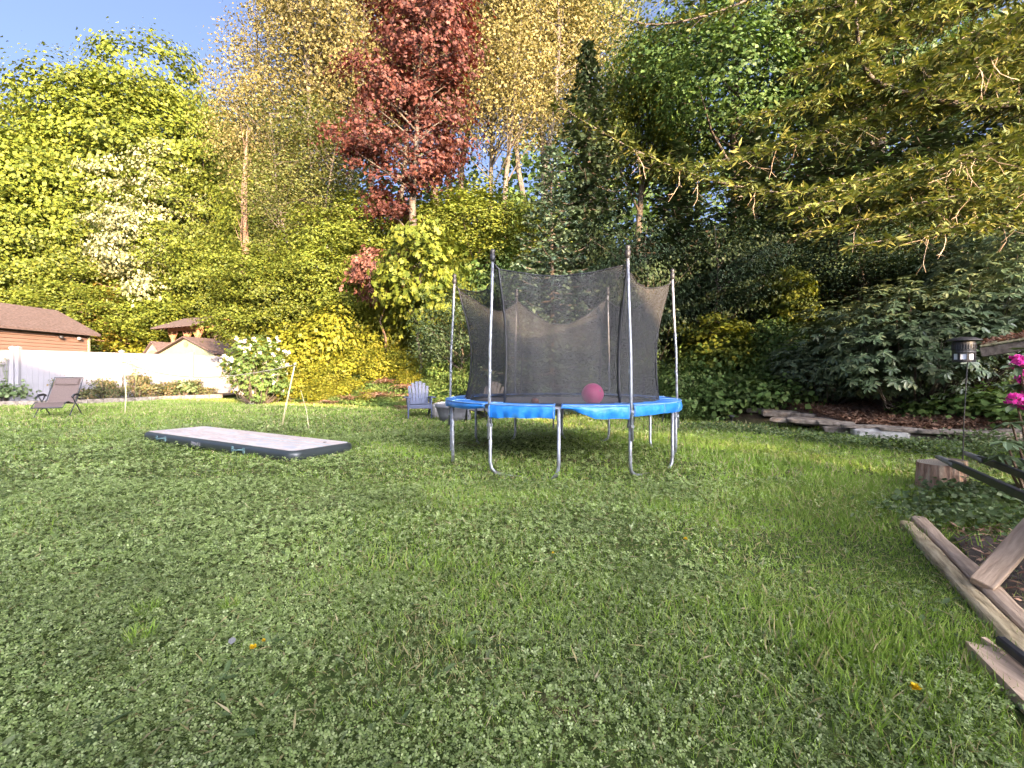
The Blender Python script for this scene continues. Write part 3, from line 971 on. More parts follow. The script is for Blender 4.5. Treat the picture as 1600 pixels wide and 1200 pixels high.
# the front of the sunlit bank, from the white flowering bush to the trampoline
for i, (px, py, d, w, h, pr) in enumerate(((470, 600, 20.4, 2.0, 1.7, 'gold_a'), (520, 585, 20.0, 1.9, 1.5, 'gold_b'), (500, 610, 19.3, 1.5, 1.0, 'gold_a'), (555, 580, 20.4, 2.0, 1.4, 'gold_a'),
                                           (600, 560, 20.2, 2.0, 1.3, 'gold_b'), (640, 570, 19.6, 1.7, 1.2, 'gold_a'), (690, 575, 18.2, 1.7, 1.2, 'green_a'), (535, 615, 18.9, 1.2, .7, 'gold_b'))):
    x = (px - 800) / FPX * d
    put_bush('bank_bush', PR[pr], x, d, w, h, 'low yellow lit bush along the foot of the sunlit bank', 'bush', 'low bushes on the sunlit bank')
for px, d, w, h, pr in ((580, 17.9, 1.1, .6, 'gold_b'), (612, 17.2, 1.0, .5, 'green_b'), (545, 18.9, 1.2, .8, 'gold_a'), (640, 18.6, 1.3, .8, 'gold_b'), (672, 17.6, 1.2, .6, 'green_b'), (630, 16.4, .9, .4, 'green_b'), (590, 19.3, 1.5, 1.0, 'gold_a'), (510, 18.9, 1.2, .7, 'gold_b'), (455, 20.0, 1.6, 1.4, 'gold_b'), (600, 19.6, 1.6, 1.4, 'gold_a')):
    put_bush('low_bush', PR[pr], (px - 800) / FPX * d, d, w, h, 'knee high bush between the dead ferns on the bank', 'bush', 'knee high bushes among the dead ferns')
for i, (px, d, w, h, pr) in enumerate(((735, 17, 1.8, 1.4, 'green_b'), (785, 16.8, 2, 1.5, 'green_a'), (840, 16.2, 2, 1.4, 'green_b'), (895, 15.9, 2, 1.5, 'green_a'), (950, 15.5, 2.1, 1.5, 'green_b'), (1005, 15, 2, 1.4, 'green_a'))):
    put_bush('bank_bush', PR[pr], (px - 800) / FPX * d, d, w, h, 'green bush on the bank seen through the trampoline net', 'bush', 'bushes behind the trampoline')
for i, (px, d, w, h, pr) in enumerate(((1065, 13.6, 2.2, 1.6, 'green_b'), (1110, 13.8, 2.2, 2.0, 'green_a'), (1150, 13.4, 2.2, 1.7, 'green_b'), (1195, 13.4, 2.2, 1.9, 'green_b'), (1240, 13, 2.0, 1.6, 'green_a'), (1090, 12.9, 1.6, .9, 'big_leaf'),
                                       (1135, 12.6, 1.6, .8, 'big_leaf'), (1178, 12.3, 1.6, .9, 'big_leaf'), (1215, 11.9, 1.6, .9, 'big_leaf'), (1250, 11.9, 1.4, 1.0, 'green_b'), (1070, 12.8, 1.4, .7, 'green_b'))):
    put_bush('bank_bush', PR[pr], (px - 800) / FPX * d, d, w, h, 'shaded green bush on the bank right of the trampoline', 'bush', 'bushes on the shaded bank')
put_bush('shrub', PR['young'], at(1120, 500, 13.9).x, 13.9, 2.0, 2.6, 'yellow lit young shrub before the dark hollow', 'shrub')
put_bush('shrub', PR['young'], at(1238, 500, 13.6).x, 13.6, 1.2, 2.5, 'small leafy sapling standing before the dark hollow', 'shrub')


# distant wood and ivy on the slope: nobody could count them
def masses():
    n = 32000
    x = rng.uniform(-75, 60, n)
    y = rng.uniform(44, 60, n)
    z = height(x, y) + rng.random(n) ** .7 * (14 + 3 * np.sin(x * .35) + 2 * np.sin(x * .9))
    P = np.stack([x, y, z], -1)
    V, F = scatter(T_BROAD, P, np.array([0, -.4, .6]) + rng.normal(size=(n, 3)) * .6, rng.normal(size=(n, 3)) - np.array([0, 0, .4]), rng.uniform(.35, .8, n))
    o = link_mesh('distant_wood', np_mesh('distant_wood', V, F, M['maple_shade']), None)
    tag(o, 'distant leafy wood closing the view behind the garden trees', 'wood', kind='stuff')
    n = 60000
    x = rng.uniform(-14, 16, n)
    d = rng.random(n) ** 1.4 * 11
    y = np.interp(x, BX, BY) + d + .3
    keep = ~((x > 5.6) & (d < 2.6))
    x, y = x[keep], y[keep]
    n = len(x)
    z = height(x, y) + rng.random(n) * .28
    P = np.stack([x, y, z], -1)
    V, F = scatter(T_BROAD, P, np.array([0, -.3, .9]) + rng.normal(size=(n, 3)) * .45, rng.normal(size=(n, 3)) - np.array([0, 0, .1]), rng.uniform(.06, .14, n))
    n2 = 36000
    x = rng.uniform(-13, 5.2, n2)
    y = np.interp(x, BX, BY) + .1 + rng.random(n2) * 3.6
    lump = .12 + .16 * np.clip(np.sin(x * 2.1) * np.sin(y * 1.7 + x), 0, 1)
    P2 = np.stack([x, y, height(x, y) + rng.random(n2) * lump], -1)
    V2, F2 = scatter(T_BROAD, P2, np.array([0, -.5, .8]) + rng.normal(size=(n2, 3)) * .45, rng.normal(size=(n2, 3)) - np.array([0, 0, .1]), rng.uniform(.05, .12, n2))
    V, F = join([(V, F), (V2, F2)])
    o = link_mesh('ivy', np_mesh('ivy', V, F, M['bush_green']), None)
    tag(o, 'low ivy and ground cover spreading over the bank', 'ground cover', kind='stuff')


masses()


# dead ferns on the bank
def fern_proto(mat, n=70, L=.9):
    Ps, Ns, Ys, Ss = [], [], [], []
    m = MB()
    for k in range(n):
        a = random.uniform(0, 6.28)
        base = Vector((random.uniform(-.5, .5), random.uniform(-.4, .4), 0))
        l = L * random.uniform(.6, 1.2)
        d = Vector((math.cos(a), math.sin(a), 0))
        pts = []
        for i in range(9):
            t = i / 8
            pts.append(base + d * l * t * .8 + Vector((0, 0, l * (.75 * t - .75 * t * t) + .02)))
        m.tube(pts[::2], [.006, .005, .004, .003, .001], 3, cap=False)
        for i in range(1, 9):
            s = d.cross(Vector((0, 0, 1)))
            for sg in (-1, 1):
                Ps.append(pts[i]); Ns.append((0, 0, 1)); Ys.append(d * .35 + s * sg + Vector((0, 0, -.3))); Ss.append(.2 * l * (1.1 - i / 8))
    V, F = scatter(T_NARROW, np.array([tuple(p) for p in Ps]), np.array(Ns, float) + rng.normal(size=(len(Ps), 3)) * .3, np.array([tuple(p) for p in Ys]), np.array(Ss) * 1.5)
    w = bpy.data.meshes.new('stem')
    w.from_pydata(m.v, [], m.f)
    w.update()
    w.materials.append(M['dead_twig'])
    return dict(crown=np_mesh('foliage', V, F, mat), trunk=w, H=1.0, W=1.6)


PR['fern'] = fern_proto(M['dead_fern'])
PR['fern_g'] = fern_proto(M['bush_green'], 50)
fl = 'heap of rust brown dead fern fronds on the bank'
for px, d, w in ((650, 16.3, 1.3), (668, 16.8, 1.4), (692, 15.9, 1.3), (632, 17.6, 1.5), (600, 18.2, 1.6), (560, 18.4, 1.2), (530, 18.6, 1.1), (706, 15.5, 1.0), (488, 18.9, .9), (655, 18.2, 1.5), (615, 19.2, 1.6)):
    put_bush('dead_fern', PR['fern'], (px - 800) / FPX * d, d, w * 1.15, .55 * w, fl, 'fern', 'dead ferns on the bank')
for px, d, w in ((720, 15.6, 1.0), (745, 15.4, .9), (905, 14.8, 1.0), (1040, 13.6, 1.0), (1000, 14.0, 1.0)):
    put_bush('fern', PR['fern_g'], (px - 800) / FPX * d, d, w, .55, 'green fern at the edge of the lawn behind the trampoline', 'fern', 'green ferns at the lawn edge')


# rhododendrons: whorls of long leaves at the end of stems
def rhodo_proto(r, h, leaf, nw, per, mat, flowers=None):
    lobes = [(0, 0, h * .48, r * .82, r * .82, h * .44)]
    for k in range(8):
        a = k * .8
        w = r * random.uniform(.3, .42)
        lobes.append((math.cos(a) * (r - w), math.sin(a) * (r - w), h * random.uniform(.25, .75), w, w, w))
    C, D = clusters(lobes, nw, .55)
    Ps, Ns, Ys, Ss = [], [], [], []
    idx = np.repeat(np.arange(nw), per)
    ax = nrm(D[idx] * .6 + np.array([0, 0, .8]))
    ph = np.tile(np.arange(per), nw) * (2 * math.pi / per) + np.repeat(rng.random(nw) * 6.28, per)
    t1 = nrm(np.cross(ax, np.array([.3, .2, 1.0])))
    t2 = np.cross(ax, t1)
    rad = t1 * np.cos(ph)[:, None] + t2 * np.sin(ph)[:, None]
    Y = rad + ax * rng.uniform(-.35, .35, (len(idx), 1)) + rng.normal(size=ax.shape) * .1
    Nn = ax * .9 + rad * .25 + rng.normal(size=ax.shape) * .15
    V, F = scatter(T_OVAL, C[idx] + rad * .01, Nn, Y, leaf * rng.uniform(.7, 1.2, len(idx)))
    m = MB()
    for j in range(0, nw, 14):
        p = Vector(C[j]) * .86
        b = Vector((p.x * .12, p.y * .12, -.1))
        mid = b.lerp(p, .55) + Vector((p.x * .15, p.y * .15, -.05 * h))
        m.tube([b, mid, p], [.03, .016, .006], 5, cap=False)
    w = bpy.data.meshes.new('stem')
    w.from_pydata(m.v, [], m.f)
    w.update()
    w.materials.append(M['bark'])
    pr = dict(crown=np_mesh('foliage', V, F, mat), trunk=w, H=h, W=2 * r)
    return pr, C, D


rp, rC, rD = rhodo_proto(2.4, 3.3, .145, 2500, 8, M['rhodo_leaf'])
PR['rhodo'] = rp
bx = at(1430, 500, 10.6)
put_bush('rhododendron', rp, bx.x, 10.6, 5.0, 3.25, 'large dark rhododendron with sun caught on its top leaves', 'bush')
put_bush('rhododendron', rp, at(1575, 500, 11.2).x, 11.2, 4.0, 3.3, 'dark rhododendron behind the black lantern', 'bush')
put_bush('rhododendron', rp, at(1295, 500, 11.7).x, 11.7, 2.8, 1.75, 'lower rhododendron spilling toward the stone edging', 'bush')
for px, d, w, h in ((1500, 9.6, 1.6, .6), (1560, 9.2, 1.7, .7), (1600, 8.8, 1.7, .8), (1440, 9.9, 1.0, .45)):
    put_bush('bed_plant', PR['big_leaf'], at(px, 600, d).x, d, w, h, 'leafy plant under the rhododendron in the mulch bed', 'plant', 'leafy plants in the mulch bed')


# white flowering bush at the end of the fence
def flower_balls(C, D, n, size, mat, petals=14, name='blossom'):
    j = rng.permutation(len(C))[:n]
    idx = np.repeat(j, petals)
    dd = rnd_dir(len(idx))
    dd = nrm(dd + D[idx] * .4)
    V, F = scatter(T_BROAD, C[idx] + D[idx] * .12 + dd * size * .35, dd + rng.normal(size=dd.shape) * .4, np.cross(dd, rnd_dir(len(idx))), size * .75 * rng.uniform(.7, 1.2, len(idx)))
    return np_mesh(name, V, F, mat)


wp, wC, wD = rhodo_proto(1.5, 3.0, .12, 1000, 8, M['bush_green'])
wp['extra'] = [('blossom', flower_balls(wC, wD, 75, .13, M['white_flower']))]
b_ = at(403, 600, 19)
put_bush('flowering_bush', wp, b_.x, 19, 2.7, 3.1, 'white flowering bush covering the end of the fence', 'bush')
put_bush('flowering_bush', wp, at(520, 420, 24.5).x, 24.5, 3.0, 6.4, 'white flowering bush higher up among the yellow bushes', 'bush')


# ------------------------------------------------------------------ more materials
M['vinyl'] = solid('white_vinyl', (.20, .19, .205), (.18, .17, .185), scale=3, rough=.45)
M['steel'] = solid('galvanised_steel', (.40, .41, .43), (.26, .27, .29), scale=14, rough=.45, metal=.65, lo=.3, hi=.74, c3=(.20, .17, .15))
M['black_plastic'] = solid('black_plastic', (.012, .012, .014), (.025, .025, .028), scale=20, rough=.5)
M['blue_pad'] = solid('blue_vinyl', (.01, .115, .42), (.02, .18, .55), scale=6, rough=.42, bump=.6, lo=.3, hi=.72, c3=(.07, .26, .56))
M['blue_pad_worn'] = solid('worn_blue_vinyl', (.08, .19, .40), (.18, .28, .44), scale=9, rough=.6, bump=.2)
M['jump_mat'] = solid('jump_mat', (.12, .105, .10), (.16, .14, .135), scale=30, rough=.85)
M['soil'] = solid('soil', (.03, .022, .016), (.075, .055, .04), scale=14, rough=1, bump=1)
M['mulch'] = solid('mulch', (.06, .035, .024), (.15, .085, .055), scale=26, rough=1, bump=1, c3=(.20, .13, .09))
M['brown_siding'] = solid('brown_siding', (.12, .07, .052), (.155, .092, .07), scale=4, rough=.75, stretch=(1, .2, 3))
M['brown_roof'] = solid('brown_shingle', (.05, .034, .031), (.11, .075, .068), scale=7, rough=.95, bump=.5, stretch=(1, 1, 3))
M['dark_trim'] = solid('dark_trim', (.03, .02, .016), rough=.7)
M['cream'] = solid('cream_paint', (.20, .195, .115), (.225, .215, .135), scale=2, rough=.7)
M['timber_red'] = solid('stained_timber', (.24, .11, .06), (.34, .17, .09), scale=5, rough=.8, stretch=(1, 1, .3))
M['weathered'] = solid('weathered_timber', (.24, .175, .095), (.42, .32, .18), scale=9, rough=.95, bump=.8, stretch=(4, .6, 4), c3=(.52, .41, .25))
M['pink_board'] = solid('pinkish_board', (.32, .22, .145), (.50, .36, .25), scale=8, rough=.85, bump=.4, stretch=(5, .6, 5))
M['stone'] = solid('grey_stone', (.10, .08, .062), (.19, .155, .125), scale=7, rough=.95, bump=.8, c3=(.27, .23, .19))
M['pale_stone'] = solid('pale_stone', (.34, .31, .28), (.52, .50, .47), scale=9, rough=.95, bump=.8)
M['purple_chair'] = solid('slate_blue_plastic', (.05, .062, .105), (.07, .082, .135), scale=5, rough=.55)
M['grey_chair'] = solid('grey_plastic', (.11, .11, .12), (.15, .15, .16), scale=5, rough=.6)
M['sling'] = solid('taupe_sling', (.09, .063, .055), (.115, .082, .073), scale=40, rough=.85)
M['dark_tube'] = solid('dark_tube', (.03, .03, .035), (.045, .045, .05), scale=10, rough=.4)
M['rope'] = solid('rope', (.30, .26, .16), (.40, .36, .24), scale=20, rough=.9)
M['cane'] = solid('pale_cane', (.45, .38, .20), (.58, .50, .30), scale=12, rough=.7)


def net_mat():
    m, nt, n, l, p, out = nodes_of('black_netting')
    p.inputs['Base Color'].default_value = (.03, .029, .029, 1)
    p.inputs['Roughness'].default_value = .8
    tr = n.new('ShaderNodeBsdfTransparent')
    mx = n.new('ShaderNodeMixShader')
    mx.inputs[0].default_value = .60
    l.new(tr.outputs[0], mx.inputs[1])
    l.new(p.outputs[0], mx.inputs[2])
    l.new(mx.outputs[0], out.inputs[0])
    return m


M['net'] = net_mat()

# ------------------------------------------------------------------ fence, kerb and flower bed
FP = [((px - 800) / FPX * d, d) for px, d in ((28, 18.6), (190, 21.7), (300, 24.4), (385, 27.0), (440, 29.5))]


def fence_run(label, pts, ztop):
    o = empty('vinyl_fence', (pts[0][0], pts[0][1], 0), 0, label, 'fence')
    ox, oy = pts[0]
    post = MB().box((0, 0, 1.08), (.13, .13, 2.2), bev=.01)
    cap = MB().box((0, 0, 2.2), (.17, .17, .05)).add([(-.08, -.08, 2.225), (.08, -.08, 2.225), (.08, .08, 2.225), (-.08, .08, 2.225), (0, 0, 2.29)], [(0, 1, 4), (1, 2, 4), (2, 3, 4), (3, 0, 4)])
    pm = cm = None
    for i, (x, y) in enumerate(pts):
        if pm is None:
            po = post.build('post', M['vinyl'], o)
            co = cap.build('post_cap', M['vinyl'], po)
            pm, cm = po.data, co.data
        else:
            po = link_mesh('post', pm, None, o)
            co = link_mesh('post_cap', cm, None, po)
        po.location = (x - ox, y - oy, 0)
    for (xa, ya), (xb, yb) in zip(pts[:-1], pts[1:]):
        a, b = Vector((xa - ox, ya - oy, 0)), Vector((xb - ox, yb - oy, 0))
        d = (b - a).normalized()
        L = (b - a).length - .13
        for z, h in ((.2, .16), (ztop - .05, .13)):
            MB().bar(a + d * .065 + Vector((0, 0, z)), b - d * .065 + Vector((0, 0, z)), .05, h, bev=.006).build('rail', M['vinyl'], o)
        n = max(1, int(round(L / .17)))
        w = L / n
        bm_ = MB().box((0, 0, (ztop + .15) / 2), (w - .006, .024, ztop - .38), bev=.004)
        mesh = None
        ang = math.atan2(d.y, d.x)
        for k in range(n):
            if mesh is None:
                q = bm_.build('board', M['vinyl'], o)
                mesh = q.data
            else:
                q = link_mesh('board', mesh, None, o)
            q.location = a + d * (.065 + w * (k + .5))
            q.rotation_euler = (0, 0, ang)
    return o


fence_run('long white vinyl fence lit by the sun, a slanting shadow across one end', FP, 2.12)
fence_run('short shaded white vinyl fence panel at the photo edge', [(-21.8, 19.6), (-19.3, 18.55)], 2.10)

KP = [gp(px, py) for px, py in ((-60, 634.5), (0, 634), (60, 633), (110, 632), (160, 629.5), (210, 627), (260, 624.5), (305, 622.5), (348, 621.5))]


def kerb():
    o = empty('bed_edging', (0, 0, 0), 0, 'low grey edging along the fence flower bed', 'edging')
    for i in range(len(KP) - 1):
        a, b = KP[i], KP[i + 1]
        n = max(2, int((b - a).length / .6))
        for k in range(n):
            p, q = a.lerp(b, k / n), a.lerp(b, (k + 1) / n)
            s = (q - p) * .012
            MB().bar(p + s + Vector((0, 0, .07 + random.uniform(-.008, .008))), q - s + Vector((0, 0, .07 + random.uniform(-.008, .008))), .14, .2, bev=.015).build('edging_block', M['stone'], o)
    m = MB()
    vs = []
    n = len(KP)
    for i, p in enumerate(KP):
        t = i / (n - 1)
        vs.append((p.x - .05, p.y + .05, .10))
    far = [(-24, 21.5), (-21.5, 20.5), (-20, 20), (-19.6, 20), (-18.8, 20.9), (-18.0, 22.2), (-17.2, 23.8), (-16.2, 25.6), (-14.4, 26.5)]
    for x, y in far:
        vs.append((x, y, .15))
    m.add(vs, [(i, i + 1, i + 1 + n, i + n) for i in range(n - 1)])
    tag(m.build('flower_bed', M['soil']), kind='structure')


kerb()
PR['rose'] = bush_proto(.5, 1.0, .075, M['rose_leaf'], 46, 16, .16, stems=16, shell=.2)
PR['weed'] = bush_proto(.55, .9, .11, M['weed_leaf'], 40, 16, .2, stems=12, shell=.2)
kpx = [-60, 0, 60, 110, 160, 210, 260, 305, 348]
kd = [p.y for p in KP]
for i, (px, off, w, h, lab, pr) in enumerate(((8, .5, 1.5, 1.0, 'grey green leafy weed clump beside the lounger at the photo edge', 'weed'), (30, .9, 1.0, .8, 'low weed clump just behind the lounger', 'weed'),
                                              (104, .9, .9, 1.25, 'rose bush just behind the lounger armrest', 'rose'), (132, .7, 1.2, .7, 'low rose bush at the shadow tip on the fence', 'rose'),
                                              (162, .9, 1.1, 1.2, 'red tipped rose bush before the fence post', 'rose'), (180, .6, 1.0, .75, 'low rose bush left of the net post', 'rose'),
                                              (214, .9, 1.2, 1.5, 'tall sunlit orange tipped rose right of the net post', 'rose'), (236, .7, 1.1, .9, 'second rose right of the net post', 'rose'),
                                              (262, .9, 1.1, 1.0, 'rose bush in the middle of the lit bed', 'rose'), (286, .8, 1.2, .95, 'rounded green bush near the bed end', 'weed'),
                                              (305, 1.2, .9, 1.1, 'reddish rose bush near the bed end', 'rose'), (328, .8, 1.0, .6, 'last low rose at the end of the bed', 'rose'))):
    d = float(np.interp(px, kpx, kd)) + off
    put_bush('rose_bush' if pr == 'rose' else 'garden_weed', PR[pr], (px - 800) / FPX * d, d, w, h, lab, 'plant', 'plants in the fence bed', z=.1)
for px, py, hh, lab in ((10, 576, 1.6, 'tall weed with flat flower heads before the fence corner'), (212, 583, 1.7, 'thin tall stem with small leaves right of the net post')):
    d = float(np.interp(px, kpx, kd)) + .55
    o = empty('tall_weed', ((px - 800) / FPX * d, d, .1), 0, lab, 'plant')
    m = MB()
    heads = []
    for k in range(5):
        a = k * 1.3
        e = (.22 * math.cos(a) * (k > 0), .1 * math.sin(a), hh * (.75 + .07 * k))
        m.tube([(0, 0, 0), (.02, 0, hh * .45), e], [.012, .009, .004], 5)
        heads.append(e)
    m.build('stem', M['weed_leaf'], o)
    for e in heads:
        P = np.array(e) + rng.normal(size=(26, 3)) * np.array([.08, .08, .02])
        V, F = scatter(T_BROAD, P, rng.normal(size=(26, 3)) * .4 + np.array([0, 0, 1]), rng.normal(size=(26, 3)), .05)
        tag(link_mesh('flower_head', np_mesh('flower_head', V, F, M['weed_leaf']), None, o), kind='stuff')


# ------------------------------------------------------------------ buildings beyond the fence
def brown_building():
    o = empty('garden_building', (-27.2, 30.8, 0), 0, 'brown clapboard building with brown shingle roof beyond the fence', 'building')
    L, Wd, ze = 13.0, 4.6, 3.75
    MB().box((-Wd / 2 - .03, -L / 2, ze / 2), (Wd, L, ze)).build('wall', M['dark_trim'], o)
    mesh = None
    for k in range(19):
        z = .12 + k * .195
        if mesh is None:
            m = MB()
            m.add([(0, 0, -.11), (.06, 0, -.1), (.008, 0, .11), (0, 0, .11), (0, -L, -.11), (.06, -L, -.1), (.008, -L, .11), (0, -L, .11)],
                  [(0, 3, 2, 1), (4, 5, 6, 7), (1, 2, 6, 5), (0, 1, 5, 4), (2, 3, 7, 6)])
            q = m.build('siding_board', M['brown_siding'], o)
            mesh = q.data
        else:
            q = link_mesh('siding_board', mesh, None, o)
        q.location = (-.028, -.05, z)
    MB().box((.02, .02, ze / 2), (.1, .12, ze)).build('corner_trim', M['cream'], o)
    r = MB()
    zr, ov = 5.15, .45
    for sg in (0, 1):
        xe = ov if sg == 0 else -Wd - ov
        zz = ze - .16
        a = [(xe, .42, zz), (-Wd / 2, .3, zr), (-Wd / 2, -L - .4, zr), (xe, -L - .4, zz)]
        r.add([(x, y, z) for x, y, z in a] + [(x, y, z + .12) for x, y, z in a], [(0, 1, 2, 3), (7, 6, 5, 4), (0, 4, 5, 1), (1, 5, 6, 2), (2, 6, 7, 3), (3, 7, 4, 0)])
    ro = r.build('roof', M['brown_roof'], o)
    for k in range(16):          # shingle courses stand proud of each other
        t = (k + .1) / 16
        t2 = (k + 1.05) / 16
        x0, x1 = ov + (-Wd / 2 - ov) * t, ov + (-Wd / 2 - ov) * t2
        z0, z1 = ze - .04 + (zr - ze + .16) * t, ze - .04 + (zr - ze + .16) * t2
        c = MB()
        c.add([(x0, .42 - .12 * t, z0 + .035), (x1, .42 - .12 * t, z1 + .012), (x1, -L - .4, z1 + .012), (x0, -L - .4, z0 + .035), (x0, .42 - .12 * t, z0 + .005), (x0, -L - .4, z0 + .005)], [(0, 1, 2, 3), (4, 0, 3, 5)])
        c.build('shingle_course', M['brown_roof'], ro)
    MB().box((.02, -L / 2, ze - .1), (.1, L, .22)).build('frieze', M['dark_trim'], o)
    for y, mt in ((-2.05, 'black_plastic'), (-.85, 'vinyl')):
        lamp = MB().lathe([(.0, .10), (.09, .07), (.12, 0), (.09, -.08), (0, -.11)], 12, (.2, y, ze - .38)).box((.1, y, ze - .3), (.14, .06, .06))
        lamp.build('flood_lamp', M[mt], o, True)


brown_building()


def prism(m, c, dirx, half, z0, ze, zr, y0, y1):
    """gabled body: along local y from y0 to y1"""
    prof = [(-half, z0), (half, z0), (half, ze), (0, zr), (-half, ze)]
    n = 5
    m.add([(x, y0, z) for x, z in prof] + [(x, y1, z) for x, z in prof], [(0, 1, 2, 3, 4), (9, 8, 7, 6, 5)] + [(i + n, (i + 1) % n + n, (i + 1) % n, i) for i in range(n)])


def gable_roof(m, half, ze, zr, y0, y1, th=.07):
    for s in (-1, 1):
        a = [(s * half, y0, ze), (0, y0, zr), (0, y1, zr), (s * half, y1, ze)]
        m.add([p for p in a] + [(x, y, z + th) for x, y, z in a], [(0, 1, 2, 3), (7, 6, 5, 4), (0, 4, 5, 1), (1, 5, 6, 2), (2, 6, 7, 3), (3, 7, 4, 0)])


def cream_shed():
    g = at(291, 527, 30)
    o = empty('garden_shed', (g.x, 30, 0), R(-14), 'cream gabled shed with reddish roof and round vent beyond the fence', 'shed')
    m = MB()
    prism(m, None, None, 2.1, 0, 2.45, 3.38, 0, 5)
    m.build('wall', M['cream'], o)
    m = MB()
    gable_roof(m, 2.35, 2.37, 3.43, -.25, 5.2)
    m.build('roof', M['brown_roof'], o)
    MB().add([(.17 * math.cos(k * .5236), -.02, 3.0 + .17 * math.sin(k * .5236)) for k in range(12)] + [(.17 * math.cos(k * .5236), -.05, 3.0 + .17 * math.sin(k * .5236)) for k in range(12)],
             [tuple(range(12, 24))] + [(k, (k + 1) % 12, (k + 1) % 12 + 12, k + 12) for k in range(12)]).build('round_vent', M['timber_red'], o)
    wv = MB()
    c, s = math.cos(R(14)), math.sin(R(14))
    wing = empty('wing_holder')
    bpy.data.objects.remove(wing)
    # wing whose roof slope faces the lawn
    m = MB()
    m.add([(-4.4, 1.2, 0), (-2, 1.2, 0), (-2, 1.2, 2.45), (-4.4, 1.2, 2.45), (-4.4, 4.6, 0), (-2, 4.6, 0), (-2, 4.6, 2.45), (-4.4, 4.6, 2.45)], [(0, 1, 2, 3), (5, 4, 7, 6), (4, 0, 3, 7)])
    m.build('wing_wall', M['cream'], o)
    m = MB()
    a = [(-4.6, .95, 2.40), (0, .95, 2.40), (0, 2.9, 3.36), (-4.6, 2.9, 3.30)]
    m.add(a + [(x, y, z + .07) for x, y, z in a], [(0, 1, 2, 3), (7, 6, 5, 4), (0, 4, 5, 1), (1, 5, 6, 2), (2, 6, 7, 3), (3, 7, 4, 0)])
    b = [(-4.6, 4.85, 2.40), (0, 4.85, 2.40), (0, 2.9, 3.36), (-4.6, 2.9, 3.30)]
    m.add(b + [(x, y, z + .07) for x, y, z in b], [(3, 2, 1, 0), (4, 5, 6, 7), (0, 4, 5, 1), (3, 7, 4, 0)])
    m.build('wing_roof', M['brown_roof'], o)
    m = MB()
    x0 = -3.5
    m.add([(x0 - .75, .7, 2.35), (x0 + .75, .7, 2.35), (x0, .7, 3.18), (x0 - .75, 2.4, 2.35), (x0 + .75, 2.4, 2.35), (x0, 2.6, 3.18)], [(0, 1, 2), (1, 4, 5, 2), (3, 0, 2, 5)])
    m.add([(x0 - .75, .7, 1.2), (x0 + .75, .7, 1.2), (x0 + .75, .7, 2.35), (x0 - .75, .7, 2.35)], [(0, 1, 2, 3)])
    dn = m.build('dormer', M['cream'], o)
    m = MB()
    for sg in (-1, 1):
        a = [(x0 + sg * .95, .55, 2.18), (x0, .55, 3.24), (x0, 2.7, 3.24), (x0 + sg * .95, 2.5, 2.18)]
        m.add(a + [(x, y, z + .06) for x, y, z in a], [(0, 1, 2, 3), (7, 6, 5, 4), (0, 4, 5, 1), (3, 7, 4, 0)])
    m.build('dormer_roof', M['brown_roof'], dn)
    m = MB()
    pts = [(x0 + .5 * math.cos(math.pi * k / 10), .66, 2.2 + .5 * math.sin(math.pi * k / 10)) for k in range(11)]
    m.add(pts + [(x, .7, z) for x, y, z in pts], [tuple(range(11))] + [(k + 1, k, k + 11, k + 12) for k in range(10)])
    m.build('arched_shutter', M['timber_red'], dn)


cream_shed()


def timber_shelter():
    g = at(312, 520, 33)
    o = empty('timber_shelter', (g.x, 33, gz(g.x, 33)), R(-28), 'open red brown timber shelter with pitched roof beyond the shed', 'shelter')
    z0 = 4.15
    posts = [(-1.35, -1.0), (.4, -1.0), (1.6, -1.0), (-1.35, 1.4), (1.6, 1.4)]
    for x, y in posts:
        p = MB().box((x, y, z0 / 2 + .05), (.17, .17, z0 - .1), bev=.01).build('post', M['timber_red'], o)
        for s in (-1, 1):
            MB().bar((x, y, z0 - .75), (x + .55 * s, y, z0 - .12), .09, .09).build('knee_brace', M['timber_red'], p)
    for y in (-1.0, 1.4):
        MB().bar((-1.9, y, z0 + .02), (2.1, y, z0 + .02), .14, .2).build('beam', M['timber_red'], o)
    for x in (-1.35, 1.6):
        MB().bar((x, -1.2, z0 + .2), (x, 1.6, z0 + .2), .12, .16).build('tie_beam', M['timber_red'], o)
        MB().bar((x, .2, z0 + .28), (x, .2, z0 + .75), .11, .11, up=(1, 0, 0)).build('king_post', M['timber_red'], o)
    for k in range(9):
        x = -2.0 + k * .53
        for s in (-1, 1):
            MB().bar((x, .2 + s * 1.95, z0 + .02), (x, .2, z0 + .80), .07, .12).build('rafter', M['timber_red'], o)
    m = MB()
    for s in (-1, 1):
        a = [(-2.35, .2 + s * 2.1, z0 + .04), (2.6, .2 + s * 2.1, z0 + .04), (2.6, .2, z0 + .88), (-2.35, .2, z0 + .88)]
        m.add(a + [(x, y, z + .08) for x, y, z in a], [(0, 1, 2, 3), (7, 6, 5, 4), (0, 4, 5, 1), (1, 5, 6, 2), (2, 6, 7, 3), (3, 7, 4, 0)])
    m.build('roof', M['brown_roof'], o)
    for k in range(16):
        MB().bar((-.2, 1.5, .2 + k * .19), (2.2, 1.5, .2 + k * .19), .05, .17).build('wall_board', M['timber_red'], o)
    for k in range(40):
        MB().tube([(.5 + random.uniform(0, 1.6), -.9, 2.0 + .13 * (k // 8)), (.5 + (k % 8) * .2, -.4, 2.0 + .13 * (k // 8))], .065, 6).build('firewood_log', M['dead_twig'], o)
    MB().box((1.3, -.65, .98), (2.0, .6, 1.95)).build('bench', M['timber_red'], o)


timber_shelter()


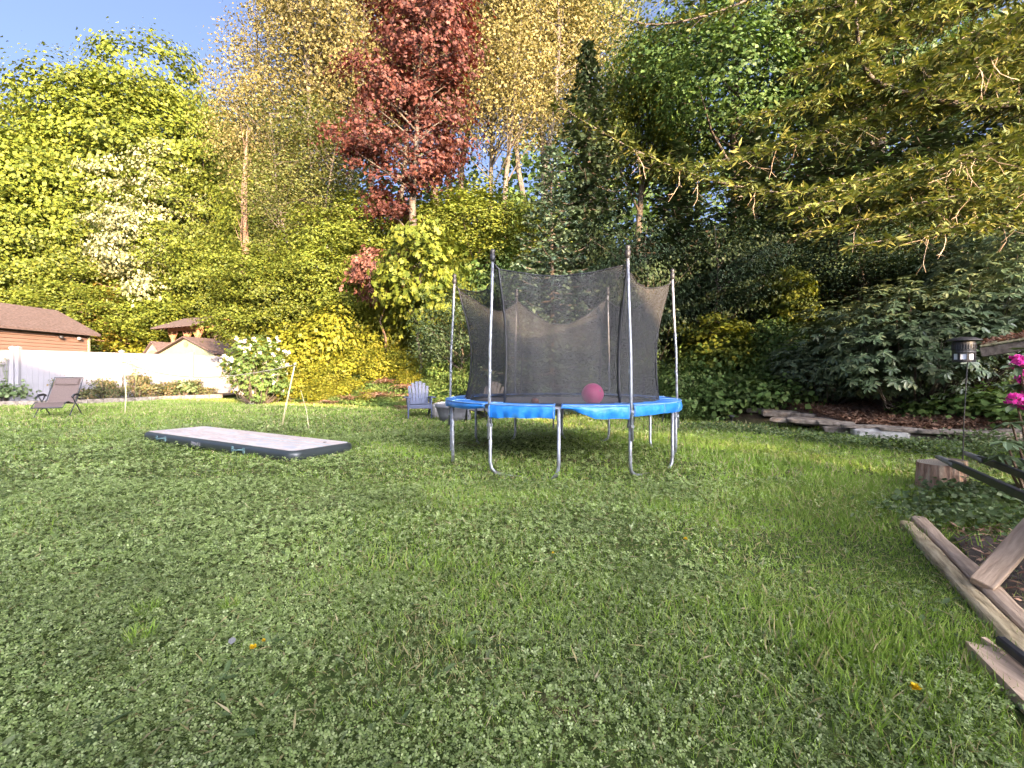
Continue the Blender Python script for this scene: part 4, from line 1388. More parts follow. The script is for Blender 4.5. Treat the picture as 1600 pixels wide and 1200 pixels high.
# ------------------------------------------------------------------ trampoline
def trampoline():
    cx, cy = .75, 7.40
    o = empty('trampoline', (cx, cy, gz(cx, cy)), R(-6.5), 'round trampoline with blue pad, steel legs and black safety net', 'trampoline')
    Rr, zr = 1.70, .845
    pol = lambda a, r, z: Vector((r * math.cos(R(a)), r * math.sin(R(a)), z))
    m = MB()
    m.grid(lambda u, v: pol(u * 360, Rr + .024 * math.cos(v * 6.283), zr + .024 * math.sin(v * 6.283)), 72, 8, True)
    m.build('frame_ring', M['steel'], o, True)
    # legs: six U shapes joining a pole leg and the next plain leg
    for k in range(6):
        a0 = 60 * k
        a1 = a0 + 30 if k != 4 else a0 - 30 + 60
        pair = {240: (240, 270), 300: (300, 330)}.get(a0, (a0, a0 + 30))
        m = MB()
        p, q = pol(pair[0], Rr + .02, 0), pol(pair[1], Rr + .02, 0)
        d = (q - p).normalized()
        up = Vector((0, 0, 1))
        pts = [p + up * zr, p + up * .16, p + up * .07 + d * .02, p + up * .02 + d * .09, p + up * .0 + d * .2,
               q - up * .02 - d * .3, q + up * .0 - d * .09, q + up * .07 - d * .02, q + up * .16, q + up * zr]
        m.tube(pts, .023, 8)
        m.build('leg', M['steel'], o, True)
    # poles with their black caps; the net pulls the tops inward
    tops = []
    for k in range(6):
        a = 60 * k
        b = pol(a, Rr + .055, .45)
        t = pol(a, Rr - .03, 2.72)
        mid = b.lerp(t, .5) + pol(a, .012, 0)
        m = MB()
        m.tube([b, b.lerp(t, .25), mid, b.lerp(t, .75), t], .019, 8)
        m.tube([b.lerp(t, .36), b.lerp(t, .38)], .023, 8)
        po = m.build('pole', M['steel'], o, True)
        c = MB().lathe([(.0, .115), (.025, .11), (.036, .085), (.025, .06), (.024, .05), (.034, .045), (.034, -.04), (.024, -.045)], 12, t)
        c.build('pole_cap', M['black_plastic'], po, True)
        br = MB()
        for z in (.62, .80):
            br = MB() if z == .80 else br
            br.box(pol(a, Rr + .03, z), (.075, .05, .04), Matrix.Rotation(R(a), 3, 'Z'), bev=.006)
            br.build('bracket', M['steel'], po)
        tops.append(pol(a, Rr - .13, 2.62))
    # jumping surface
    m = MB()
    m.grid(lambda u, v: pol(u * 360, 1.42 * (1 - v), zr - .012 - .03 * v), 60, 6, True)
    m.build('jump_mat', M['jump_mat'], o, True)
    # springs
    sp = None
    for k in range(72):
        if sp is None:
            pts = []
            for i in range(25):
                pts.append((1.42 + .26 * i / 24, .011 * math.cos(i * 2.1), .011 * math.sin(i * 2.1)))
            q = MB().tube(pts, .004, 3, cap=False).build('spring', M['steel'], o)
            sp = q.data
        else:
            q = link_mesh('spring', sp, None, o)
        q.location = (0, 0, zr - .012)
        q.rotation_euler = (0, 0, R(5 * k))
    # blue safety pad in six lengths, each with a hanging, rumpled flap
    drop = {4: (.13, .03, .12), 3: (.10, .02, .13), 5: (.11, .02, .12), 0: (.08, .02, .1), 1: (.05, .02, .05), 2: (.06, .02, .06)}
    segs = [(152, 238, .075), (240, 268.5, .15), (271, 299, .155), (301, 354, .13), (356, 418, .06), (60, 150, .06)]
    for i, (a0, a1, dp) in enumerate(segs):
        def fn(u, v, a0=a0, a1=a1, dp=dp, i=i):
            a = a0 + (a1 - a0) * u
            w = .006 * math.sin(u * 13 + i) + .005 * math.sin(u * 37 + 2 * i)
            if v < .5:
                t = v / .5
                return pol(a, 1.40 + (Rr + .045 - 1.40) * t, zr + .034 + .012 * math.sin(t * 3.1) + .35 * w * t)
            t = (v - .5) / .5
            k = dp * (1 + .05 * math.sin(u * 5 + i) + .03 * math.sin(u * 13))
            if i == 2:
                k *= min(1, .18 + max(0, (u - .12)) * 2.4)
            if i == 0:
                k *= .75 + .4 * math.sin(u * 3.0) + .15 * math.sin(u * 17)
            return pol(a, Rr + .052 + .014 * math.sin(t * 3.1) + w * 1.6 * t - .01 * t, zr + .03 - k * t)
        m = MB()
        m.grid(fn, 60, 10)
        pad = m.build('safety_pad', M['blue_pad'], o, True)
        ed = MB()
        ed.tube([fn(j / 40, .5) + Vector((0, 0, .006)) for j in range(41)], .010, 5)
        ed.build('piping', M['blue_pad_worn'], pad, True)
        for u in ((.02, .98) if a1 - a0 < 40 else (.01, .34, .67, .99)):
            sm_ = MB()
            sm_.tube([fn(u, .08 + .9 * j / 14) + Vector((0, 0, .003)) for j in range(15)], .006, 5)
            sm_.build('seam', M['blue_pad_worn'], pad, True)
            st_ = MB()
            q0 = fn(u, .98)
            st_.bar(q0 + Vector((0, 0, .02)), q0 + Vector((0, 0, -.10)) - q0.normalized() * .03, .02, .004, up=q0)
            st_.build('tie_strap', M['black_plastic'], pad)
    # net: hangs from six points, its upper edge sagging between them
    sag = {0: .28, 1: .46, 2: .28, 3: .15, 4: .10, 5: .15}     # between pole k and k+1

    def netp(u, v):
        a = u * 360
        k = int(a // 60) % 6
        f = (a - 60 * k) / 60 if a < 360 else 0
        hang = 4 * f * (1 - f)
        zt = 2.60 - sag[k] * hang
        chord = (Rr - .08) * math.cos(R(30)) / math.cos(R((f - .5) * 60))
        rt = chord * (1 - .05 * hang * (2 if k in (2, 3) else 1))
        rb = 1.44
        z = zr + .02 + (zt - zr - .02) * v
        waist = .10 * math.sin(math.pi * min(1, v * 1.05)) * (1.4 if k in (2, 3) else .8)
        fold = .012 * math.sin(a * .42 + v * 3) + .007 * math.sin(a * 1.1 - v * 5)
        if k == 2 or k == 3:
            fold += .03 * math.sin(a * .35) * (1 - v)
        r = rb + (rt - rb) * v ** 1.3 - waist + fold
        return pol(a, r, z)
    m = MB()
    m.grid(netp, 180, 18, True)
    net = m.build('safety_net', M['net'], o, True)
    m = MB()
    m.tube([netp((j % 180) / 180, 1) for j in range(181)], .009, 5)
    m.build('top_hem', M['black_plastic'], net, True)
    m = MB()
    m.tube([netp((j % 180) / 180, 0) + Vector((0, 0, .012)) for j in range(181)], .016, 5)
    m.build('bottom_hem', M['black_plastic'], net, True)
    for k in range(6):
        m = MB()
        t = pol(60 * k, Rr - .04, 2.66)
        pts = [t]
        for j in range(9):
            v = 1 - j / 8
            pts.append(netp((60 * k + 1.5) / 360, v) + pol(60 * k, .02, 0))
        m.tube(pts, [.008] + [.015] * 9, 6)
        m.build('net_strap', M['black_plastic'], net, True)
    return o


trampoline()


def balls():
    p = at(926, 615, 6.62)
    r = .152
    m = MB()
    prof = []
    n = 28
    for i in range(n + 1):
        t = math.pi * i / n
        rr = r * (1 - .012 * max(0, math.cos((i % 4 - 2) * 1.57)) * (i % 4 == 0))
        prof.append((max(rr * math.sin(t), .0005), -r * math.cos(t)))
    m.lathe(prof, 40)
    zc = gz(.75, 7.4) + .825 + r
    o = empty('play_ball', (p.x, 6.62, zc), 0, 'pink inflated ball resting on the trampoline', 'ball')
    b = m.build('shell', solid('pink_rubber', (.74, .03, .21), (.78, .05, .27), scale=4, rough=.35), o, True)
    b.rotation_euler = (R(35), R(20), 0)
    v = MB().lathe([(.0, .002), (.012, .002), (.014, -.004)], 12, (0, 0, r))
    vo = v.build('valve', M['vinyl'], o)
    vo.rotation_euler = (R(70), 0, R(35))
    p = at(836, 627, 6.9)
    o = empty('small_ball', (p.x, 6.9, gz(.75, 7.4) + .82 + .05), 0, 'small half flat brown ball on the trampoline', 'ball')
    m = MB()
    m.lathe([(max(.056 * math.sin(math.pi * i / 14), .0005), -.05 * math.cos(math.pi * i / 14) * (1 if i < 9 else .8)) for i in range(15)], 20)
    m.build('shell', solid('brown_rubber', (.20, .06, .035), (.26, .09, .05), scale=30, rough=.7), o, True)
    m = MB()
    for ax in range(2):
        m.tube([Vector((.0565 * math.cos(t * .3307), .0565 * math.sin(t * .3307) * (ax == 0), .05 * math.sin(t * .3307) * (ax == 1))) for t in range(20)], .002, 4, cap=False)
    m.build('seam', M['black_plastic'], o)


balls()


# ------------------------------------------------------------------ inflatable tumbling mat
def tumbling_mat():
    c = Vector((-4.62, 8.15, 0))
    L, W, H = 4.45, 1.12, .16
    ang = math.atan2(6.47 - 8.84, -2.8 + 6.74)
    o = empty('tumbling_mat', (c.x, c.y, gz(c.x, c.y) + .01), ang, 'long inflated tumbling mat with pastel streaked top on the lawn', 'mat')

    def rr(u, inset, z):
        """point on the rounded rectangle outline"""
        hx, hy = L / 2 - inset, max(.0005, W / 2 - inset)
        rad = min(hy, max(.004, .17 - inset))
        segs = [(hx - rad, -hy + rad, -90), (hx - rad, hy - rad, 0), (-hx + rad, hy - rad, 90), (-hx + rad, -hy + rad, 180)]
        t = u * 4
        k = int(t) % 4
        f = t - int(t)
        cx_, cy_, a0 = segs[k]
        nx_, ny_, _ = segs[(k + 1) % 4]
        if f < .4:
            a = R(a0 + 90 * f / .4)
            return Vector((cx_ + rad * math.cos(a), cy_ + rad * math.sin(a), z))
        a = R(a0 + 90)
        p = Vector((cx_ + rad * math.cos(a), cy_ + rad * math.sin(a), z))
        q = Vector((nx_ + rad * math.cos(a), ny_ + rad * math.sin(a), z))
        return p.lerp(q, (f - .4) / .6)
    ms, nt, n, l, p, out = nodes_of('mat_side')
    p.inputs['Base Color'].default_value = (.028, .034, .034, 1)
    p.inputs['Roughness'].default_value = .38
    prof = [(.05, 0), (.012, .015), (.0, .05), (0, .10), (.008, .128), (.03, .15), (.06, .157)]
    m = MB()
    m.grid(lambda u, v: rr(u % 1.0, prof[round(v * 6)][0], prof[round(v * 6)][1]), 120, 6, True)
    m.build('side_wall', ms, o, True)
    # printed top: pink, lilac and pale streaks with two blue lines along it
    mt, nt, n, l, p, out = nodes_of('mat_print')
    tc = n.new('ShaderNodeTexCoord')
    mp = n.new('ShaderNodeMapping')
    mp.inputs['Scale'].default_value = (.9, 3.2, 1)
    mp.inputs['Rotation'].default_value = (0, 0, R(18))
    l.new(tc.outputs['Object'], mp.inputs[0])
    nz = n.new('ShaderNodeTexNoise')
    nz.inputs['Scale'].default_value = 1.7
    nz.inputs['Detail'].default_value = 6
    nz.inputs['Distortion'].default_value = 1.2
    l.new(mp.outputs[0], nz.inputs['Vector'])
    r = ramp_node(n, [(.28, (.24, .26, .28)), (.38, (.58, .52, .49)), (.46, (.46, .36, .36)), (.54, (.64, .54, .48)), (.62, (.44, .45, .50)), (.72, (.62, .45, .40))])
    l.new(nz.outputs['Fac'], r.inputs[0])
    sx = n.new('ShaderNodeSeparateXYZ')
    l.new(tc.outputs['Object'], sx.inputs[0])
    wv = n.new('ShaderNodeMath'); wv.operation = 'ABSOLUTE'
    ad = n.new('ShaderNodeMath'); ad.operation = 'SUBTRACT'; ad.inputs[1].default_value = .06
    l.new(sx.outputs[1], ad.inputs[0])
    l.new(ad.outputs[0], wv.inputs[0])
    w2 = n.new('ShaderNodeMath'); w2.operation = 'SUBTRACT'; w2.inputs[1].default_value = .07
    l.new(wv.outputs[0], w2.inputs[0])
    w3 = n.new('ShaderNodeMath'); w3.operation = 'ABSOLUTE'
    l.new(w2.outputs[0], w3.inputs[0])
    w4 = n.new('ShaderNodeMath'); w4.operation = 'LESS_THAN'; w4.inputs[1].default_value = .012
    l.new(w3.outputs[0], w4.inputs[0])
    gx = n.new('ShaderNodeMath'); gx.operation = 'GREATER_THAN'; gx.inputs[1].default_value = -.1
    l.new(sx.outputs[0], gx.inputs[0])
    mm = n.new('ShaderNodeMath'); mm.operation = 'MULTIPLY'
    l.new(w4.outputs[0], mm.inputs[0]); l.new(gx.outputs[0], mm.inputs[1])
    mx = n.new('ShaderNodeMix'); mx.data_type = 'RGBA'
    l.new(mm.outputs[0], mx.inputs[0])
    l.new(r.outputs[0], mx.inputs[6])
    mx.inputs[7].default_value = (.36, .52, .58, 1)
    l.new(mx.outputs[2], p.inputs['Base Color'])
    p.inputs['Roughness'].default_value = .5
    m = MB()

    def topf(u, v):
        ins = .06 + (W / 2 - .06) * v
        q = rr(u % 1.0, min(ins, W / 2 - .0005), .157 + .008 * math.sin(v * 3) + .004 * math.sin(u * 37) * v * (1 - v))
        return q
    m.grid(topf, 120, 8, True)
    m.build('top_sheet', mt, o, True)
    hm = solid('teal_webbing', (.07, .13, .13), (.11, .17, .17), scale=20, rough=.7)
    for sy in (-1, 1):
        for x in (-1.45, .95):
            m = MB()
            y = sy * (W / 2 + .012)
            m.tube([(x - .14, y - sy * .012, .09), (x - .09, y + sy * .03, .095), (x, y + sy * .045, .085), (x + .09, y + sy * .03, .095), (x + .14, y - sy * .012, .09)], .013, 6)
            for e in (-.15, .15):
                m.box((x + e, y - sy * .006, .085), (.05, .014, .08))
            m.build('handle', hm, o)
    # faded white lettering on the near side, only part of it legible
    y = -W / 2 - .004
    strokes = [[(0, .3), (.12, .7), (.35, .7), (.42, .3), (.3, 0), (.1, .02), (0, .3)], [(.55, 0), (.6, .7), (.75, .25), (.9, .7), (.95, 0)], [(1.1, -.2), (1.1, .6), (1.35, .6), (1.4, .3), (1.12, .25)],
               [(1.55, 0), (1.75, .65), (1.95, 0)], [(1.62, .2), (1.88, .2)], [(2.35, .75), (2.55, .05), (2.75, .75)], [(2.95, .05), (3.0, .05)], [(3.2, 0), (3.2, .75)]]
    for s in strokes:
        m = MB()
        pts = [Vector((-.42 + q[0] * .085, y, .055 + q[1] * .07)) for q in s]
        for a, b in zip(pts[:-1], pts[1:]):
            m.bar(a, b, .004, .013, up=(0, 0, 1))
        m.build('letter', M['vinyl'], o)
    MB().lathe([(.03, 0), (.03, .012), (.02, .016), (0, .016)], 12, (L / 2 - .35, .25, .155)).build('valve', M['black_plastic'], o)


tumbling_mat()


# ------------------------------------------------------------------ badminton string and canes
def net_posts():
    a0, a1 = gp(195, 646), at(193, 565, gp(195, 646).y)
    b0, b1 = gp(440, 667), at(461, 570, gp(440, 667).y - .1)
    for (p, q, lab, bow) in ((a0, a1, 'thin bent cane post before the white fence', .05), (b0, b1, 'leaning pale cane post behind the tumbling mat', 0)):
        o = empty('cane_post', (p.x, p.y, gz(p.x, p.y)), 0, lab, 'post', 'canes holding the string')
        z = gz(p.x, p.y)
        m = MB()
        d = q - p
        m.tube([Vector((0, 0, -.05)), d * .35 + Vector((bow, 0, 0)), d * .7 + Vector((bow * .6, 0, 0)), d], [.022, .021, .019, .016], 7)
        m.build('cane', M['cane'], o, True)
        k = MB()
        k.tube([d + Vector((-.02, 0, -.03)), d + Vector((0, -.02, 0)), d + Vector((.03, 0, .03))], [.02, .03, .02], 6)
        k.build('knot', M['rope'], o, True)
    m = MB()
    pts = []
    for i in range(25):
        t = i / 24
        p = a1.lerp(b1, t)
        p.z -= .42 * 4 * t * (1 - t) * (1 - .2 * t)
        pts.append(p)
    m.tube(pts, .013, 5)
    o = m.build('string', M['rope'])
    tag(o, 'slack string tied between the two canes', 'string')
    g = gp(483, 671)
    t = at(470, 610, g.y)
    m = MB()
    m.tube([g, g.lerp(t, .5) + Vector((.03, 0, 0)), t], [.009, .008, .005], 5)
    tag(m.build('thin_stick', M['cane']), 'very thin stick standing beside the leaning cane', 'stick')


net_posts()


# ------------------------------------------------------------------ chairs and pot
def adirondack(px, py, rz, mat, label):
    p = gp(px, py)
    o = empty('adirondack_chair', (p.x, p.y, gz(p.x, p.y)), rz, label, 'chair')
    # local: front is -y
    for i in range(6):
        x = -.225 + .09 * i
        top = 1.0 - .022 * abs(i - 2.5) ** 2
        m = MB().bar((x * .9, .14, .27), (x * 1.12, .48, top), .084, .02, up=(0, -1, .4), bev=.004)
        m.build('back_slat', mat, o)
    for i in range(6):
        y = -.36 + .095 * i
        m = MB().box((0, y, .40 - .026 * i), (.54, .088, .02), Matrix.Rotation(R(-15), 3, 'X'), bev=.004)
        m.build('seat_slat', mat, o)
    for s in (-1, 1):
        MB().bar((s * .36, -.42, .575), (s * .34, .34, .565), .13, .024, bev=.006).build('arm', mat, o)
        MB().box((s * .31, -.36, .285), (.035, .13, .57), bev=.004).build('front_leg', mat, o)
        MB().bar((s * .285, -.36, .36), (s * .285, .55, .03), .028, .12, bev=.004).build('rear_leg', mat, o)
        MB().bar((s * .33, .30, .55), (s * .30, .22, .25), .03, .07).build('arm_support', mat, o)
    MB().box((0, -.40, .33), (.6, .022, .11), bev=.003).build('apron', mat, o)
    MB().bar((-.3, .30, .54), (.3, .30, .54), .05, .03).build('back_rail', mat, o)
    return o


adirondack(655, 652, R(14), M['purple_chair'], 'slate blue slatted garden chair left of the trampoline')
adirondack(760, 657, R(-25), M['grey_chair'], 'grey slatted garden chair behind the trampoline pad')

p = gp(708, 657)
o = empty('planter_pot', (p.x, p.y, gz(p.x, p.y)), 0, 'wide grey planter tub half hidden behind the trampoline leg', 'planter')
MB().lathe([(.0, 0), (.33, 0), (.38, .16), (.44, .34), (.47, .36), (.47, .43), (.44, .43), (.43, .36), (0, .36)], 28).build('tub', M['grey_chair'], o, True)
MB().lathe([(0, .37), (.43, .365)], 20).build('soil', M['soil'], o)


def rock(name, loc, s, mat, label=None, cat='stone', rz=0.0, parent=None, seed=1, tilt=0.0):
    r = np.random.default_rng(seed)
    m = MB()
    nu, nv = 12, 7
    ph = r.uniform(0, 6.28, 8)
    am = r.uniform(.04, .13, 8)

    def f(u, v):
        a = u * 2 * math.pi
        b = (v - .5) * math.pi
        e = .38
        cx_, sx_ = math.cos(a), math.sin(a)
        cb, sb = math.cos(b), math.sin(b)
        g = lambda q: math.copysign(abs(q) ** e, q)
        w = 1 + sum(am[k] * math.sin((k % 4 + 1) * a + ph[k] + b * (k % 3)) for k in range(8)) * .5
        return Vector((g(cx_) * g(cb) * w * s[0] / 2, g(sx_) * g(cb) * w * s[1] / 2, g(sb) * s[2] / 2 * (1 + .12 * math.sin(a * 2 + ph[0]))))
    m.grid(f, nu, nv, True)
    o = m.build(name, mat, parent)
    o.location = loc
    o.rotation_euler = (tilt, tilt * .6, rz)
    if label:
        tag(o, label, cat)
    return o


p = gp(690, 652)
rock('rock', (p.x, p.y, gz(p.x, p.y) + .2), (.5, .4, .42), M['pale_stone'], 'pale rock beside the grey planter tub', 'rock', .4, seed=3)


def lounger():
    p = gp(92, 651)
    o = empty('lounge_chair', (p.x, p.y, gz(p.x, p.y)), R(24), 'folding lounge chair with taupe sling and dark frame before the fence', 'chair')
    # local: front is -y
    w = .33
    back = [Vector((0, .12, .40)), Vector((0, .28, .60)), Vector((0, .48, .86)), Vector((0, .66, 1.10))]
    seat = [Vector((0, .12, .40)), Vector((0, -.10, .38)), Vector((0, -.35, .44)), Vector((0, -.48, .44)), Vector((0, -.72, .30))]

    def sheet(pts, hw, name):
        m = MB()
        n = len(pts) - 1

        def f(u, v):
            t = v * n
            k = min(int(t), n - 1)
            q = pts[k].lerp(pts[k + 1], t - k)
            return q + Vector(((u - .5) * 2 * hw, 0, -.02 * math.cos((u - .5) * 3.1)))
        m.grid(f, 8, 4 * n)
        return m.build(name, M['sling'], o, True)
    sheet(back, w - .03, 'back_sling')
    sheet(seat, w - .03, 'seat_sling')
    for pts, nm in ((back, 'back_frame'), (seat, 'seat_frame')):
        m = MB()
        line = [q + Vector((-w, 0, 0)) for q in pts] + [q + Vector((w, 0, 0)) for q in reversed(pts)]
        m.tube(line, .015, 7)
        m.build(nm, M['dark_tube'], o, True)
    m = MB()
    m.tube([Vector((-.26, .50, .93)), Vector((0, .49, .93)), Vector((.26, .50, .93))], [.055, .065, .055], 10)
    for s in (-1, 1):
        for k in range(10):
            pass
    m2 = MB().box((0, .545, .985), (.54, .06, .22), Matrix.Rotation(R(-37), 3, 'X'), bev=.02)
    m2.build('head_pillow', M['sling'], o)
    for s in (-1, 1):
        m = MB()
        m.tube([Vector((s * (w + .04), .25, .60)), Vector((s * (w + .05), .1, .63)), Vector((s * (w + .05), -.12, .62)), Vector((s * (w + .05), -.26, .57))], [.026, .034, .034, .024], 8)
        m.build('armrest', M['black_plastic'], o, True)
        m = MB()
        m.tube([Vector((s * (w + .04), .20, .60)), Vector((s * (w + .04), -.46, .0))], .014, 6)
        m.build('leg', M['dark_tube'], o)
        m = MB()
        m.tube([Vector((s * (w + .03), -.20, .58)), Vector((s * (w + .03), .50, .0))], .014, 6)
        m.build('leg', M['dark_tube'], o)
    for y in (-.46, .50):
        MB().tube([(-w - .035, y, .02), (w + .035, y, .02)], .013, 6).build('cross_bar', M['dark_tube'], o)
    MB().tube([(-w - .3, .62, .16), (-w, .2, .30)], .014, 6).build('fold_bar', M['dark_tube'], o)


lounger()


# ------------------------------------------------------------------ stone edging and mulch bed
def stone_bed():
    o = empty('stone_edging', (0, 0, 0), 0, 'row of rough flat stones edging the mulch bed', 'stones')
    #        px,  py(base), width px, thick m, mat
    row = [(1150, 657, 30, .10, 'stone'), (1190, 661, 34, .12, 'stone'), (1222, 665, 44, .16, 'stone'), (1262, 668, 30, .12, 'stone'), (1285, 672, 62, .16, 'stone'), (1340, 679, 70, .16, 'stone'),
           (1385, 686, 66, .20, 'pale_stone'), (1425, 688, 50, .14, 'stone'), (1470, 690, 74, .15, 'stone'), (1515, 691, 66, .15, 'stone'), (1560, 694, 60, .15, 'stone'), (1610, 696, 60, .15, 'stone')]
    for i, (px, py, w, th, mt) in enumerate(row):
        p = gp(px, py)
        s = w / FPX * p.y * 1.15
        rock('stone', (p.x, p.y + .12, gz(p.x, p.y) + th * .45), (s, s * .55, th), M[mt], None, rz=-.5 + random.uniform(-.2, .2), parent=o, seed=i + 10, tilt=random.uniform(-.08, .08))
    top = [(1270, 663, 48, .09), (1318, 667, 50, .08), (1365, 672, 56, .07), (1425, 676, 56, .07), (1490, 680, 64, .08), (1545, 683, 60, .08), (1235, 661, 36, .08)]
    for i, (px, py, w, th) in enumerate(top):
        p = gp(px, py, .16)
        s = w / FPX * p.y * 1.1
        rock('stone', (p.x, p.y + .22, gz(p.x, p.y) + .2), (s, s * .5, th), M['stone'], None, rz=-.5 + random.uniform(-.2, .2), parent=o, seed=i + 40, tilt=random.uniform(-.06, .1))
    # mulch sheet just above the ground behind the stones
    edge = [gp(px, py) for px, py in ((1150, 652), (1210, 660), (1270, 668), (1340, 677), (1400, 684), (1470, 688), (1560, 692), (1660, 698))]
    n = len(edge)
    m = MB()
    N = 8
    vs = []
    for j in range(N + 1):
        for i, p in enumerate(edge):
            t = j / N
            x, y = p.x + .5 * t * (i / n) * 2, p.y + .15 + 3.2 * t
            vs.append((x, y, gz(x, y) + .05 + .09 * min(1, t * 8) * (t > 0)))
    m.add(vs, [(j * n + i, j * n + i + 1, (j + 1) * n + i + 1, (j + 1) * n + i) for j in range(N) for i in range(n - 1)])
    tag(m.build('mulch_bed', M['mulch']), kind='structure')
    k = 9000
    i = rng.integers(0, n - 1, k)
    f = rng.random(k)
    E0 = np.array([tuple(p) for p in edge])
    q = E0[i] * (1 - f[:, None]) + E0[i + 1] * f[:, None]
    t = rng.random(k) ** 1.5 * .8
    x = q[:, 0] + .5 * t * ((i + f) / n) * 2
    y = q[:, 1] + .15 + 3.2 * t
    z = height(x, y) + .145 + rng.random(k) * .02
    V, F = scatter(T_RHOMB, np.stack([x, y, z], -1), np.array([0, 0, 1.]) + rng.normal(size=(k, 3)) * .45, rng.normal(size=(k, 3)) * np.array([1, 1, .2]), rng.uniform(.04, .11, k))
    chips = leaf_mat('wood_chip', (.10, .05, .03), (.22, .12, .075), (.34, .22, .15), trans=0.0, rough=.9, patch=2)
    tag(link_mesh('wood_chips', np_mesh('wood_chips', V, F, chips), None), 'fallen brown leaves and wood chips on the mulch bed', 'mulch', kind='stuff')


stone_bed()


# ------------------------------------------------------------------ lantern, path light, mossy roof
def lantern():
    p = at(1506, 560, 5.4)
    zb = gz(p.x, p.y)
    o = empty('garden_lantern', (p.x, p.y, zb), 0, 'black garden lantern with white panes on a thin rod', 'lantern')
    z = EYE - (566 - HOR) / FPX * 5.4 - zb
    MB().tube([(-.02, 0, -.1), (0, 0, z * .5), (.06, .02, z)], .006, 6).build('rod', M['black_plastic'], o)
    c = (0, 0, z)
    m = MB().lathe([(0, 0), (.098, 0), (.10, .012), (.10, .03), (.085, .03)], 24, c)
    m.lathe([(.085, .095), (.10, .095), (.104, .11), (.10, .125), (.102, .13)], 24, c)
    m.lathe([(.102, .13), (.104, .20), (.098, .23), (.105, .236), (.155, .242), (.15, .25), (.10, .275), (.03, .285), (0, .285)], 24, c)
    m.build('housing', M['black_plastic'], o)
    for k in range(8):
        a = k * math.pi / 4 + .39
        MB().box((.094 * math.cos(a), .094 * math.sin(a), z + .062), (.016, .022, .07), Matrix.Rotation(a, 3, 'Z')).build('mullion', M['black_plastic'], o)
        a += math.pi / 8
        MB().box((.086 * math.cos(a), .086 * math.sin(a), z + .062), (.006, .052, .066), Matrix.Rotation(a, 3, 'Z')).build('pane', solid('frosted_white', (.66, .68, .74), rough=.4) if k == 0 else bpy.data.materials['frosted_white'], o)
    for k in range(30):
        a = k * 2 * math.pi / 30
        MB().box((.104 * math.cos(a), .104 * math.sin(a), z + .17), (.008, .008, .05), Matrix.Rotation(a, 3, 'Z')).build('rib', M['dark_tube'], o)


lantern()
p = gp(1143, 666)
o = empty('path_light', (p.x, p.y, gz(p.x, p.y)), 0, 'small black solar path light at the lawn edge', 'lamp')
MB().tube([(0, 0, -.05), (0, 0, .18)], .012, 8).build('stake', M['black_plastic'], o)
MB().lathe([(0, .16), (.03, .17), (.045, .24), (.075, .25), (.07, .265), (.02, .285), (0, .285)], 16).build('head', M['black_plastic'], o, True)


def mossy_roof():
    a, b = at(1532, 551, 6.8), at(1640, 534, 6.3)
    o = empty('board_roof', (a.x, a.y, gz(a.x, a.y)), 0, 'low mossy board roof behind the black lantern', 'roof')
    org = Vector(o.location)
    a, b = a - org, b - org
    d = (b - a).normalized()
    s = Vector((-d.y, d.x, 0)).normalized() * -1
    if s.y < 0:
        s = -s
    moss = solid('mossy_board', (.16, .13, .075), (.27, .24, .13), scale=14, rough=1, bump=1, c3=(.24, .20, .15))
    e = b + d * 1.0
    MB().bar(a, e, .045, .13, bev=.008).build('fascia_board', solid('old_board', (.06, .045, .035), (.13, .10, .08), scale=14, rough=.95, bump=.6, c3=(.17, .14, .115)), o)
    for k in range(4):
        off = s * (.02 + .13 * k)
        MB().bar(a + off + d * .04 * k + Vector((0, 0, .09 + .03 * k)), e + off + Vector((0, 0, .09 + .03 * k)), .125, .03, bev=.006).build('roof_board', moss, o)
    n = 1500
    t = rng.random(n)
    w = rng.random(n) * .45
    P = np.array(a)[None] * (1 - t[:, None]) + np.array(e)[None] * t[:, None] + np.array(s)[None] * w[:, None] + np.stack([0 * t, 0 * t, .11 + w * .23], -1)
    V, F = scatter(T_RHOMB, P, np.array([0, 0, 1.]) + rng.normal(size=(n, 3)) * .5, rng.normal(size=(n, 3)), rng.uniform(.02, .07, n))
    tag(link_mesh('fallen_leaves', np_mesh('fallen_leaves', V, F, M['dead_fern']), None, o), kind='stuff')
    for q in (e - d * .1, e - d * .1 + s * .45):
        MB().box((q.x, q.y, (q.z - .1) / 2 - .05), (.09, .09, q.z + .05), bev=.006).build('post', M['weathered'], o)


mossy_roof()


